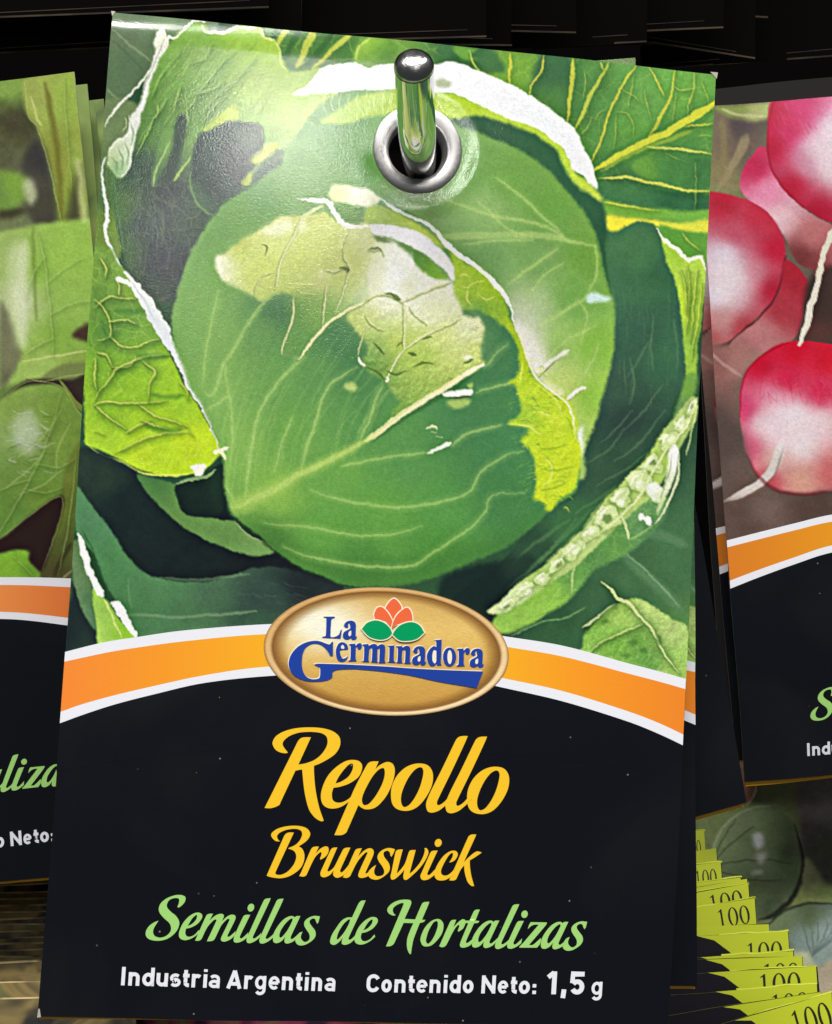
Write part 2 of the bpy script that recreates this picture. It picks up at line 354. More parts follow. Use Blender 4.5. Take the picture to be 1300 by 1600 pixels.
    C.stroke('196,424 214,450 232,478 246,504 258,526 272,548 284,572 296,602 308,624 320,646 332,676 342,704', [10, 22, 18, 20, 15, 14, 8, 8, 7, 5, 4], [(200, 430, 226, 230, 232), (250, 510, 208, 218, 220), (290, 590, 222, 228, 226), (340, 700, 230, 226, 200)], 1.1, .97, rag=1.2)
    C.stroke('206,440 226,470 240,500', 3, (170, 186, 186), 2, .6)
    # --- dark recess and lower-left leaves
    C.poly('120,702 158,708 192,724 236,748 290,760 345,745 360,805 440,866 530,918 430,940 300,912 230,900 140,800 120,760', [(200, 800, 26, 40, 40), (300, 870, 24, 36, 36), (400, 890, 26, 34, 36), (310, 780, 24, 38, 36), (150, 740, 38, 56, 48)], 1.5, tex=.2)
    C.poly('214,742 250,750 276,758 274,772 284,794 300,806 348,812 366,814 394,838 432,855 412,868 370,862 320,842 272,812 240,782', [(240, 755, 62, 110, 62), (280, 800, 78, 122, 66), (340, 830, 84, 128, 70), (410, 856, 96, 140, 80)], 1.4, tex=.1)
    C.stroke('366,814 394,838 432,855', 2, (150, 176, 120), 1.2, .7); C.stroke('276,760 276,772 286,796', 2, (130, 160, 110), 1.2, .6)
    C.poly('275,758 300,748 318,742 350,725 352,778 346,800 316,808 288,798 276,776', [(310, 780, 24, 40, 36), (345, 760, 30, 54, 40)], 1.4, tex=.15)
    C.stroke('276,756 304,748 322,744 338,734', [4, 6, 3], (126, 160, 110), 1.5, .85)
    C.poly('118,760 140,786 172,826 200,872 244,902 330,908 400,886 460,890 540,920 440,960 415,980 300,990 215,1002 196,966 168,918 148,868 120,834',
           [(150, 820, 66, 118, 84), (170, 880, 62, 116, 74), (220, 940, 60, 110, 74), (250, 915, 66, 116, 80), (330, 930, 58, 92, 74), (400, 940, 46, 66, 64), (300, 970, 62, 106, 74), (400, 970, 46, 78, 62), (480, 910, 34, 44, 46)], 1.4, tex=.14, cell=20)
    C.stroke('250,902 320,906 390,896', 4, (92, 130, 100), 3, .5); C.stroke('196,960 280,964 340,960 400,956', 4, (110, 142, 112), 3, .6); C.stroke('200,905 202,930 206,950', 2, (100, 140, 104), 2, .5)
    for i in range(20):
        r = np.random.RandomState(i+140); x = 360+r.rand()*110; y = 905+r.rand()*40
        C.stroke([(x, y), (x+10+r.rand()*14, y+3)], 1.6, (90, 104, 106), 3, .18)
    C.poly('100,1050 120,880 128,930 150,992 160,1020', [(115, 990, 30, 44, 44), (135, 1000, 38, 54, 48)], 1.5)
    C.poly('112,850 128,846 142,900 146,950 148,985 128,950 116,910', [(125, 890, 84, 118, 84), (140, 950, 74, 112, 80)], 1.4, tex=.2)
    C.poly('146,918 162,934 184,964 208,1000 156,1008 150,974', [(165, 960, 140, 188, 84), (190, 990, 132, 190, 60), (155, 990, 150, 196, 90)], 1.3, tex=.12)
    C.stroke('162,936 176,966 190,996', 2.5, (206, 222, 130), 1.2, .8)
    C.stroke('122,832 132,866 146,904 160,932', [4, 12, 9, 12], WH, 1.2, .95, rag=1.2); C.stroke('172,944 184,948 194,964 204,982 212,998', [4, 16, 10, 5], WH, 1.2, .95, rag=1.5)
    C.stroke('128,828 146,862 152,892 168,926', 2, (40, 74, 50), 1.5, .6)
    # --- right-hand leaves
    C.poly('930,366 962,364 982,352 1000,345 1022,352 1034,368 1042,400 1060,436 1068,486 1072,548 1074,580 1056,622 1040,664 1012,702 980,732 1090,700 1090,1060 900,1040 700,960 780,880 850,800 900,770',
           [(990, 390, 56, 104, 70), (960, 450, 52, 98, 74), (1030, 430, 46, 92, 66), (1000, 520, 46, 84, 70), (960, 600, 48, 78, 66), (1040, 560, 48, 92, 70), (980, 660, 40, 62, 58), (920, 740, 46, 78, 62), (1000, 700, 44, 76, 60), (900, 820, 50, 98, 62), (820, 860, 42, 74, 56), (780, 900, 28, 44, 42), (740, 930, 26, 40, 38), (1000, 900, 54, 96, 66), (1050, 850, 56, 100, 70), (950, 960, 48, 88, 62), (860, 990, 44, 84, 56), (1040, 1010, 80, 130, 70)], 1.4, tex=.12, cell=24)
    for i in range(24):
        r = np.random.RandomState(i+200); x = 965+r.rand()*95; y = 390+r.rand()*220
        C.stroke([(x, y), (x+2-r.rand()*4, y+25+r.rand()*25)], 2.4, (84, 124, 96), 3.5, .16)
    for q in ('1018,530 1000,560 980,590', '990,640 966,668 940,690', '1036,600 1008,640 976,672', '1040,640 1000,690 960,720', '916,724 950,704 976,670', '1020,490 1018,540 1020,580', '930,760 980,730 1020,700', '1052,500 1058,540 1056,580', '985,560 990,600 986,630'):
        C.stroke(q, [1, 3, 1], (96, 134, 106), 3, .3)
    for q in ('900,800 950,770 1000,730', '820,900 870,850 930,790', '780,930 850,870 900,810', '800,880 850,840 890,810'):
        C.stroke(q, [1, 5, 1], (90, 136, 88), 5, .35)
    C.poly('690,905 760,880 830,868 838,880 800,910 780,950 700,960', [(760, 910, 24, 40, 38), (815, 880, 36, 58, 48)], 4, .9)
    C.poly('966,856 1000,884 1030,906 1064,944 1064,958 1030,928 990,892', (86, 130, 96), 4, .6)
    C.stroke('968,856 1010,892 1062,948', 3, (120, 160, 126), 2.5, .6); C.stroke('1000,830 1040,838 1072,850', 14, (84, 126, 96), 8, .5)
    C.poly('1034,368 1052,386 1076,404 1096,400 1102,420 1100,460 1092,530 1086,584 1074,592 1069,560 1064,490 1056,440 1040,404', [(1050, 400, 150, 196, 66), (1080, 420, 166, 204, 78), (1085, 470, 150, 196, 64), (1070, 470, 176, 210, 60), (1084, 540, 128, 176, 66)], 1.3, tex=.18, cell=9)
    for q in ('1072,412 1078,440 1076,480 1070,520', '1090,420 1084,470 1078,530', '1062,420 1072,450 1072,490', '1096,440 1090,500 1080,560'):
        C.vein(q, 2.6, (214, 222, 96), .75, 1.2, .6)
    C.stroke('1028,358 1038,374 1056,388 1066,398 1076,406 1088,402 1096,402 1102,420', [4, 6, 5, 6, 4, 5], (226, 230, 206), 1.1, .95, rag=1.2)
    C.poly('1072,586 1088,586 1082,626 1062,652 1046,672 1060,630', [(1080, 600, 98, 150, 66), (1060, 650, 84, 126, 84)], 1.5, tex=.15)
    # crinkled bright rim running down to the band
    ul = C.poly('780,958 806,936 850,904 908,856 968,794 1022,758 1044,782 1030,822 984,862 930,892 892,934 850,962 796,990 770,985',
           [(800, 970, 128, 180, 76), (850, 930, 130, 184, 74), (900, 890, 92, 150, 74), (950, 850, 84, 140, 72), (1000, 800, 96, 146, 92), (1020, 830, 70, 120, 80), (930, 880, 76, 130, 72)], 1.6, tex=.14)
    C.relief(ul, 14, .03, 62); C.net(ul, 22, (150, 190, 110), .3, 63)
    def Y(t): return [(750+p[0]*.46875, 312+p[1]*.46875, p[2]) for p in pl(t)]
    rim = C.poly(Y('718,656 676,688 634,742 598,788 546,866 490,912 456,950 420,990 384,1036 342,1096 282,1148 232,1196 182,1240 124,1282 76,1330 26,1378 70,1384 136,1350 204,1306 276,1254 340,1200 404,1146 466,1086 530,1022 590,960 636,886 672,806 704,756 726,706'),
           [(1060, 670, 158, 186, 112), (1020, 725, 160, 194, 96), (985, 745, 176, 202, 120), (960, 775, 156, 188, 104), (930, 815, 176, 204, 130), (880, 865, 172, 198, 124), (840, 895, 150, 186, 100), (800, 930, 196, 214, 160)], 1.2, rag=1.6, tex=.14, cell=7)
    lobes = [(700, 690, 26, 13, -58), (662, 740, 26, 14, -54), (618, 800, 34, 17, -52), (566, 880, 30, 20, -40), (520, 935, 34, 24, -48), (462, 990, 34, 22, -50), (414, 1056, 34, 26, -52), (360, 1108, 34, 17, -38), (308, 1162, 34, 18, -42), (250, 1212, 32, 16, -38), (200, 1254, 26, 14, -40), (140, 1300, 32, 15, -38), (90, 1344, 28, 12, -38)]
    for i, (x, y, a, b, dg) in enumerate(lobes):
        r = np.random.RandomState(i+900); t = np.linspace(0, 6.283, 11)[:-1]; c, s_ = math.cos(math.radians(dg)), math.sin(math.radians(dg))
        a *= 1.0+.35*r.rand(); b *= 1.15+.4*r.rand(); x += 8; y += 6
        rd = .68+.6*r.rand(len(t))
        def el(k, ox=0, oy=0): return [(750+.46875*(x+ox+k*w_*(a*np.cos(q)*c-b*np.sin(q)*s_)), 312+.46875*(y+oy+k*w_*(a*np.cos(q)*s_+b*np.sin(q)*c))) for q, w_ in zip(t, rd)]
        C.poly(el(1.2, 2, 3), (78, 118, 56), 2.2, .4)
        C.poly(el(1.05), [(750+.46875*(x-8), 312+.46875*(y-8), 222, 232, 196), (750+.46875*(x+12), 312+.46875*(y+12), 164, 198, 110), (750+.46875*x, 312+.46875*y, 196, 216, 146)], 1.1, .95, rag=2.2, tex=.3, cell=4)
        C.poly(el(.4, 4+6*r.randn(), 2+5*r.randn()), (60, 96, 44) if i % 3 == 0 else (240, 244, 230), 1.4, .6)
        C.stroke([(750+.46875*(x-a*.8*c+b*s_*.4), 312+.46875*(y-a*.8*s_-b*c*.4)), (750+.46875*(x+b*s_*.6), 312+.46875*(y-b*c*.6)), (750+.46875*(x+a*.8*c+b*s_*.4), 312+.46875*(y+a*.8*s_-b*c*.4))], [.6, 2.6, .6], (240, 244, 230), 1.1, .75)
    C.stroke(Y('26,1378 78,1326 128,1278 188,1236 238,1192 288,1144 348,1092 390,1032 428,986 464,946 498,908 554,862 602,782 638,738 678,686'), 2.0, (26, 52, 34), 1.6, .4)
    C.stroke(Y('716,690 682,760 622,834 562,930 522,1000 440,1082 380,1124'), [2, 4, 3, 4, 4, 3, 2], (212, 224, 166), 1.2, .85)
    C.stroke(Y('722,700 700,790 690,850'), [3, 2], (190, 206, 140), 1.2, .7)
    C.poly(Y('634,826 652,816 664,850 656,900 634,960 606,1020 590,1052 596,1000 616,940 626,880'), [(1050, 710, 230, 234, 226), (1044, 760, 206, 218, 186), (1036, 790, 176, 200, 140)], 1.2, rag=1.2)
    C.poly(Y('556,950 590,944 612,970 606,1004 584,1010 566,990'), [(1022, 765, 230, 236, 224), (1032, 780, 190, 210, 160)], 1.3, rag=1.6)
    C.stroke(Y('664,850 660,920 636,990 600,1060 582,1082'), [2, 4, 3, 2], (206, 218, 176), 1.1, .85); C.stroke(Y('640,850 628,920 600,1000'), 1.6, (120, 150, 90), 1.1, .7)
    C.poly(Y('532,1052 546,1048 556,1060 566,1056 570,1074 560,1084 548,1070 538,1076'), (236, 242, 238), .9, .95, rag=1.5)
    C.stroke(Y('470,1040 486,1080 494,1136'), [2, 5, 3], (196, 214, 150), 1.2, .85); C.stroke(Y('318,1216 310,1250 306,1310'), [2, 4, 2], (170, 200, 130), 1.2, .75); C.stroke(Y('494,1136 540,1110 580,1084'), [3, 4, 2], (130, 176, 104), 1.3, .7)
    C.stroke('800,994 840,974 880,966 914,948', 2.5, (110, 160, 100), 1.6, .6); C.stroke('770,985 800,976 850,962', 3, (140, 190, 80), 2, .6)
    # --- pale leaf over the band, lower right
    bl = C.poly('908,1010 916,988 930,972 958,948 984,936 1004,938 1030,952 1054,968 1074,980 1074,1064 1020,1048 960,1034 906,1020',
           [(930, 1000, 120, 176, 76), (970, 960, 150, 194, 92), (1010, 950, 172, 204, 118), (1040, 990, 168, 198, 118), (1000, 1000, 96, 152, 68), (960, 1010, 104, 164, 66), (1010, 1030, 86, 144, 66), (1055, 1040, 150, 196, 96)], 1.3, rag=1.2, tex=.14, cell=11)
    C.relief(bl, 10, .05, 32); C.net(bl, 18, (206, 222, 150), .3, 33)
    C.vein('940,910 956,922 966,936 982,942 1000,962 1018,984 1030,1006 1044,1030 1060,1052', [6, 8, 6, 5, 4], (214, 226, 160), .9, 1.3, .5)
    C.vein('918,1018 950,998 980,984 1004,976', [3, 4], (206, 222, 140), .85, 1.2, .6); C.vein('912,980 936,962 962,944', [6, 3], (204, 220, 160), .85, 1.3, .6)
    for x, y, a, b in ((990, 1004, 9, 5), (1006, 1016, 7, 5), (946, 972, 8, 5), (1030, 1000, 5, 9), (978, 1024, 8, 4)):
        C.poly([(x-a, y), (x, y-b), (x+a, y), (x, y+b)], (52, 100, 44), 2.5, .6, clipto=bl)
    # --- the head, rear wrapper leaf with white rim
    C.poly('440,260 470,200 520,150 620,130 720,140 800,180 860,215 900,270 938,330 952,430 960,480 958,545 946,605 930,662 914,704 906,750 700,700 500,500',
           [(520, 220, 84, 140, 72), (560, 250, 80, 136, 70), (480, 260, 110, 158, 84), (640, 320, 116, 160, 96), (720, 260, 100, 150, 84), (800, 280, 96, 148, 70), (760, 330, 124, 166, 100), (860, 320, 92, 146, 66), (920, 400, 92, 144, 60), (840, 400, 102, 148, 84), (760, 400, 96, 142, 86), (900, 470, 98, 152, 74), (830, 480, 158, 182, 138), (870, 540, 132, 176, 92), (930, 540, 116, 170, 66), (840, 560, 206, 212, 176), (880, 600, 178, 200, 112), (920, 620, 126, 178, 66), (880, 640, 170, 200, 92), (912, 690, 150, 186, 96)], 2, tex=.08, cell=20)
    C.poly('706,184 752,178 802,190 852,214 872,240 888,276 914,298 944,322 950,402 958,470 944,420 930,366 908,326 880,292 846,258 800,230 752,208 716,198',
           [(740, 190, 44, 86, 62), (850, 235, 44, 88, 62), (900, 300, 44, 88, 62), (940, 380, 40, 84, 58)], 2.5, tex=.08)
    C.poly('498,190 530,170 560,150 620,138 682,142 742,160 802,184 852,206 876,226 892,250 898,268 926,288 940,314 916,300 896,284 884,262 868,232 838,212 790,192 750,180 710,184 640,172 570,184 540,194',
           [(520, 170, 152, 190, 80), (620, 155, 150, 184, 62), (720, 165, 164, 196, 60), (800, 190, 168, 200, 70), (880, 240, 176, 208, 76), (920, 295, 180, 206, 76)], 1.6, rag=1, tex=.12, cell=8)
    for x in range(508, 700, 13):
        C.stroke([(x, 146), (x-3, 160), (x+2, 176)], 2, (196, 214, 110), 1.2, .5)
    C.poly('456,146 480,130 504,106 520,100 552,100 576,107 592,100 622,99 682,98 712,97 742,108 782,125 832,150 872,180 897,205 916,240 931,275 934,294 922,286 910,272 894,266 888,246 870,224 840,202 800,186 770,172 740,160 710,148 680,142 650,139 620,138 560,140 520,146 490,148',
           [(500, 130, 224, 230, 226), (600, 120, 232, 234, 242), (720, 120, 236, 238, 246), (860, 200, 234, 238, 244), (920, 270, 230, 234, 236)], 1.1, rag=1.2)
    C.poly('690,122 706,128 704,136 686,136 680,128', (120, 140, 90), 2, .6); C.stroke('508,110 506,128 512,144', 2, (180, 186, 176), 1.5, .6)
    def Zq(t): return [(312+p[0]*.4808, 266+p[1]*.4808, p[2]) for p in pl(t)]
    for q, w in (('780,212 900,214 1100,212 1285,246', [14, 14, 12, 8]), ('790,90 950,150 1090,172 1210,236', [4, 7, 6]), ('960,20 1060,100 1180,212', [4, 6, 5]), ('1000,372 1080,312 1165,250', [4, 6, 5]), ('1100,505 1200,452 1288,392', [5, 7, 4]), ('1110,620 1190,560 1290,500', [4, 5, 3]), ('1200,740 1260,650 1300,560', [4, 5, 3]), ('1180,300 1120,340 1060,420', [3, 4, 2]), ('860,240 960,230 1080,226', [3, 6, 4]), ('1285,246 1292,330 1262,400', [6, 5, 3]), ('900,100 1000,190 1060,212', [3, 4]), ('1230,420 1262,470 1240,560', [3, 4, 2])):
        C.stroke(Zq(q), [k*.75 for k in w], (164, 196, 116), 3.2, .5); C.stroke(Zq(q), 12, (160, 192, 112), 9, .14)
    C.poly(Zq('1010,440 1040,430 1110,520 1120,590 1080,660 1050,560'), (214, 216, 204), 12, .7)
    C.poly('806,500 830,520 850,566 842,590 820,560 808,530', (228, 228, 216), 4, .85); C.poly('850,590 866,600 880,612 872,624 852,606', (226, 226, 190), 3, .7)
    C.stroke('842,590 862,570 888,552', 2, (84, 96, 50), 1.2, .7); C.stroke('846,574 870,560 890,548', 7, (232, 232, 222), 3, .7); C.stroke('884,626 900,612 914,606', 6, (232, 232, 224), 2.5, .8); C.stroke('884,630 896,620 912,610', 1.5, (100, 120, 60), 1, .5)
    C.poly('902,672 910,666 912,700 906,716 900,700', (234, 236, 228), 3, .85)
    C.poly('914,462 926,456 944,460 958,464 944,470 922,470', (196, 226, 222), 2, .9, rag=2)
    # --- front leaf of the head
    def Z(t): return [(312+p[0]*.4808, 266+p[1]*.4808, p[2]) for p in pl(t)]
    hd = C.poly('336,336 360,312 402,286 444,254 480,236 560,280 640,330 700,390 740,416 772,442 796,482 810,532 832,578 848,602 872,622 892,648 902,692 906,742 896,772 862,792 856,802 822,832 772,862 702,892 640,911 560,916 500,902 440,868 400,834 366,806 352,772 350,722 322,652 290,586 268,522 274,472 290,420 312,370',
           [(380, 330, 88, 142, 66), (330, 420, 92, 146, 72), (300, 500, 96, 148, 78), (350, 520, 104, 154, 84), (400, 520, 88, 140, 80), (340, 600, 104, 156, 82), (420, 600, 90, 144, 76), (500, 580, 80, 134, 76), (540, 540, 66, 118, 76), (520, 500, 70, 120, 78), (380, 700, 112, 164, 78), (450, 680, 94, 150, 74), (560, 660, 78, 136, 76), (430, 770, 120, 172, 76), (520, 740, 92, 152, 72), (640, 720, 74, 134, 74), (720, 640, 66, 124, 78), (760, 560, 60, 116, 78), (780, 690, 66, 130, 80), (700, 790, 76, 142, 70), (600, 800, 84, 148, 66), (500, 830, 84, 148, 66), (560, 880, 64, 124, 58), (680, 860, 66, 130, 58), (800, 790, 62, 124, 70), (420, 840, 66, 118, 56), (460, 290, 92, 144, 66), (400, 310, 78, 136, 66), (430, 480, 62, 112, 76)], 1.6, tex=.045, cell=18)
    C.stroke('336,340 312,372 291,422 275,472 270,520', 5, (110, 156, 88), 4, .5)
    C.net(hd, 44, (140, 184, 104), .09, 53, .05, 16)
    C.stroke('380,826 440,872 520,908 600,914 700,890 780,856 840,806', [30, 60, 66, 60, 50, 30], (44, 92, 44), 34, .42, clipto=hd)
    C.poly('760,500 800,560 816,640 826,720 840,790 780,820 700,760 690,660 730,590', (46, 98, 66), 34, .45, clipto=hd)
    C.poly('500,470 545,500 575,560 600,640 560,640 520,560', (50, 102, 68), 20, .5, clipto=hd)
    C.poly('290,430 340,420 380,560 380,740 350,740 290,560', (130, 176, 92), 30, .4, clipto=hd)
    VL = (158, 198, 112)
    for q, w in (('15,720 40,735 70,660 120,560 200,440 240,405', [4, 7, 9, 8, 6]), ('10,700 25,550 62,390', [3, 6, 4]), ('150,1055 165,930 190,800 240,710 300,640 345,590', [8, 8, 8, 9]), ('20,785 60,760 100,742 105,860 100,965', [3, 5, 5, 2]), ('330,965 370,840 400,740 430,690 512,640', [8, 7, 7, 4]), ('520,885 550,810 572,740 592,700', [6, 6, 4]), ('460,962 560,942 742,918', [7, 6, 5]), ('820,898 870,855 985,828', [5, 7, 6]), ('360,1037 450,1067 560,1087 640,1095 740,1087 840,1062 890,1032 920,977 1000,927 1045,915', [4, 7, 7, 7, 6, 6, 5, 5, 3]), ('210,1147 330,1157 450,1177 560,1187 650,1179 720,1157', [3, 6, 6, 5, 3]), ('270,1222 360,1257 500,1282 600,1292 690,1282 750,1247 850,1187 920,1117 950,1057 1050,1047', [3, 6, 7, 7, 6, 6, 5, 4, 3]), ('900,722 960,702 1040,690', [4, 6, 5]), ('100,745 85,690 90,640', 4), ('240,980 270,880 300,800', [3, 4, 2]), ('1000,560 960,600 925,640', [2, 4]), ('60,980 90,1040 110,1080', [2, 4])):
        C.stroke(Z(q), [k*.62 for k in w] if not np.isscalar(w) else w*.62, VL, 2.4, .46, clipto=hd)
        C.stroke(Z(q), 12, VL, 9, .2, clipto=hd)
    for i in range(34):
        r = np.random.RandomState(i+1300); x0 = 300+r.rand()*260; y0 = 840-(x0-300)*.35-r.rand()*60; L = 120+r.rand()*160; lean = .15+.5*(x0-300)/260
        C.stroke([(x0, y0), (x0+L*.25*lean, y0-L*.5), (x0+L*lean, y0-L)], [.6, 2.6, .6], VL, 3, .15, clipto=hd)
    C.stroke(Z('90,1100 170,1070 250,1032 330,985 450,930 560,868'), [30, 26, 20, 14, 8], (150, 190, 92), 12, .75, clipto=hd)
    C.stroke(Z('120,1092 250,1034 330,984 450,928 570,862'), [10, 9, 8, 6], (172, 204, 110), 4, .6, clipto=hd)
    # lime margin of the front leaf, ragged inner side
    lim = C.poly(Z('820,262 870,310 912,325 962,380 1000,450 1022,500 1062,600 1097,675 1152,720 1202,770 1216,830 1226,880 1242,970 1226,1040 1172,1080 1132,1112 1118,1080 1085,1062 1095,1000 1085,930 1056,884 1068,842 1000,822 1048,792 1034,702 1008,690 1040,640 1030,560 1000,515 955,478 900,456 850,450 826,410'),
           [(720, 430, 160, 196, 60), (745, 455, 150, 190, 60), (760, 450, 158, 196, 52), (745, 485, 96, 150, 60), (775, 500, 128, 176, 56), (795, 510, 166, 198, 50), (810, 570, 172, 202, 44), (840, 620, 178, 208, 48), (870, 650, 186, 212, 50), (850, 690, 182, 210, 44), (880, 710, 192, 216, 44), (860, 750, 190, 214, 44), (820, 650, 150, 194, 56)], 1.8, .97, rag=3.2, tex=.10, cell=9)
    C.relief(lim, 9, .03, 71)
    for i in range(80):
        r = np.random.RandomState(i+300); t = r.rand(); y = 560+t*235; xe = np.interp(y, [560, 600, 650, 700, 790], [808, 818, 826, 832, 846])
        x = xe+r.rand()*56-16; L = 6+r.rand()*16; br = r.rand()
        C.stroke([(x, y), (x+L*.6, y-r.rand()*3), (x+L, y+1+r.rand()*4)], [.6, 2.4, .6], (214, 224, 74) if br < .45 else (134, 176, 50) if br < .85 else (80, 130, 60), 1.4, .55)
    for i in range(70):
        r = np.random.RandomState(i+400); y = 600+r.rand()*190; xe = np.interp(y, [560, 600, 650, 700, 790], [806, 814, 822, 826, 842]); x = xe-24*r.rand()**1.5-2
        C.stroke([(x, y), (x+3+r.rand()*8, y-2-r.rand()*4)], [.5, 1.8, .5], (160, 196, 76), 1.4, .5)
    for q in ('848,372 872,380 900,366 930,356', '872,380 868,420 880,440', '842,346 862,340 880,352', '900,400 930,420 960,410', '1042,690 1046,660 1052,620', '1075,760 1110,790 1150,800', '1000,822 1060,830 1110,860', '1120,940 1145,960 1140,1000 1110,1030', '1090,690 1150,740 1180,800'):
        C.stroke(Z(q), [1, 2.6, 1], (216, 224, 110), 1.4, .75)
    for q in ('1075,755 1085,775 1110,785', '1190,800 1205,830 1200,850', '1100,900 1140,905 1200,890', '1110,970 1160,975 1220,965', '1100,1040 1150,1030 1200,1010'):
        C.stroke(Z(q), [1, 3.5, 1], (120, 160, 40), 2, .55)
    # torn, pale patch: lime lobe, white centre, mottled lower half
    pa = C.poly(Z('50,292 78,272 130,235 200,186 265,148 330,150 400,128 430,158 490,180 555,170 568,250 556,340 504,420 455,475 400,522 342,592 308,612 268,592 296,510 308,430 290,405 240,402 200,424 120,375 66,348'),
           [(345, 415, 226, 230, 208), (375, 390, 176, 190, 96), (410, 420, 172, 190, 94), (440, 350, 200, 206, 140), (425, 370, 196, 204, 132), (470, 350, 182, 194, 100), (480, 400, 174, 190, 92), (510, 370, 178, 192, 100), (540, 400, 180, 194, 104), (560, 360, 196, 206, 130), (500, 440, 180, 194, 116), (450, 440, 160, 182, 92), (500, 480, 120, 158, 84), (470, 500, 74, 122, 72), (480, 530, 84, 136, 76), (520, 490, 108, 152, 82)], 1.5, rag=1.6, tex=.10, cell=10)
    pc = C.poly(Z('498,446 560,406 620,412 700,440 760,470 862,474 905,480 919,530 916,610 927,630 850,676 780,722 700,770 640,800 620,790 648,746 604,692 566,664 524,622 546,590 522,530 480,486'),
           [(570, 500, 168, 186, 98), (600, 470, 204, 210, 164), (620, 530, 160, 182, 92), (640, 500, 190, 202, 130), (690, 520, 178, 194, 108), (730, 510, 216, 220, 190), (740, 545, 176, 192, 104), (700, 560, 168, 186, 98), (660, 570, 140, 170, 84), (600, 570, 112, 152, 74), (650, 610, 130, 166, 80), (620, 640, 106, 152, 74), (590, 545, 104, 148, 76), (580, 580, 92, 142, 74), (700, 600, 150, 176, 90)], 1.8, rag=2.2, tex=.16, cell=10)
    pb = C.poly(Z('560,252 568,216 640,238 690,290 760,345 815,358 830,420 852,462 800,482 740,498 690,470 662,430 600,404 552,402'),
           [(590, 400, 226, 230, 228), (620, 430, 228, 231, 234), (600, 450, 222, 226, 220), (660, 450, 226, 229, 226), (700, 450, 222, 225, 214), (650, 470, 214, 218, 196), (720, 490, 206, 212, 176), (640, 448, 196, 204, 150)], 2.4, rag=1.6, tex=.04, cell=12)
    C.poly(Z('470,190 560,172 600,260 600,400 540,430 500,420 540,330'), [(560, 370, 206, 214, 156), (575, 430, 206, 214, 160), (550, 410, 184, 198, 116)], 9, .75)
    C.poly(Z('560,400 640,412 720,440 840,462 800,500 700,500 640,470 580,450'), [(600, 470, 214, 218, 190), (650, 480, 218, 222, 198), (700, 490, 216, 220, 192)], 8, .7)
    C.poly(Z('290,410 400,400 470,420 455,475 400,522 342,592 308,612 280,590 300,500'), [(450, 480, 100, 148, 76), (490, 480, 112, 156, 80), (470, 540, 86, 140, 74)], 8, .7)
    C.relief(pa, 8, .03, 22); C.relief(pc, 8, .07, 23); C.relief(pb, 8, .01, 24)
    for i in range(230):
        r = np.random.RandomState(i+500); x = 350+r.rand()*400; y = 345+r.rand()*300
        a = 1.5+r.rand()**2*6; t = np.linspace(0, 6.283, 7)[:-1]; br = r.rand()
        low = y > 470
        C.poly([(x+a*np.cos(k)*(.5+r.rand()), y+a*.6*np.sin(k)*(.5+r.rand())) for k in t], (228, 232, 206) if br < .3 else (98, 138, 62) if br > .62 else (196, 206, 116), 1.5, .5 if low else .25, clipto=pc if (i % 3) else pa)
    for q in ('330,150 345,190 320,200', '200,190 260,170 300,165 290,200 240,215'):
        C.poly(Z(q), (230, 233, 218), 4, .8)
    C.poly(Z('380,330 410,325 420,345 395,350'), (224, 228, 200), 5, .7); C.poly(Z('860,600 885,602 888,616 868,618'), (236, 238, 226), 1.5, .9)
    C.poly(Z('90,280 200,196 330,160 430,150 560,180 700,250 810,350 840,450 905,490 915,600 800,660 700,700 640,640 560,560 480,470 380,400 200,400 100,350'), [(400, 400, 206, 222, 122), (520, 400, 208, 222, 132), (620, 440, 240, 243, 236), (700, 500, 220, 230, 168), (640, 560, 176, 204, 92)], 16, .45)
    for q, w in (('327,152 302,220 266,290 245,388', [3, 4, 3, 4]), ('490,190 470,268 490,322 465,400 440,470', [2, 2, 3, 2]), ('412,322 440,326 476,314 490,320', [2, 4, 3]), ('414,372 410,420 400,520', [3, 3, 2]), ('302,415 302,480 277,560 266,602', [4, 3, 2]), ('318,612 380,540 450,476 540,425 562,410', [6, 6, 5, 5]), ('540,425 562,410 602,402 640,414 662,432', [3, 4, 3]), ('662,430 666,500 666,578', [4, 3, 4]), ('666,580 740,530 800,500 850,480', [5, 4, 2]), ('666,580 630,632 602,690', [4, 3, 3]), ('664,424 740,390 816,360', [3, 3, 4]), ('548,258 590,258 600,280', [3, 2, 1]), ('560,500 530,540 514,600', [2, 2]), ('600,520 560,500 540,470', [1, 2]), ('740,500 700,470 680,440', [1, 2, 1]), ('240,330 200,350 180,400', [1, 2])):
        zq = Z(q); C.stroke([(p[0]-1.2, p[1]+2) for p in zq], [k*.9+1.5 for k in w], (92, 116, 52), 2.2, .5)
        C.stroke(zq, [k*.8 for k in w], (220, 224, 170), 1.2, .85)
    for q, w in (('600,400 622,402 650,420 630,416', [2, 6, 1]), ('455,318 472,314 486,324 478,332', [2, 6, 1]), ('545,256 575,252 592,262', [1, 4, 1]), ('676,592 690,600 700,606', [2, 6, 2]), ('860,628 880,618 892,612', [1, 5, 2]), ('720,550 738,544 752,540', [1, 4, 1]), ('640,572 652,560 664,556', [1, 3, 1]), ('560,560 580,580 600,600', [1, 4, 2]), ('690,640 720,630 760,632', [1, 4, 1]), ('600,650 640,660 680,650', [1, 4, 1]), ('540,640 580,660 600,690', [1, 4, 2]), ('200,240 216,252 210,280', [1, 3, 1])):
        C.stroke(Z(q), w, (66, 92, 38), 1.5, .75)
    # fold and white torn rim above the patch
    C.poly(Z('440,126 500,118 545,140 540,166 490,178 452,152'), [(535, 330, 88, 136, 62)], 2, tex=.2)
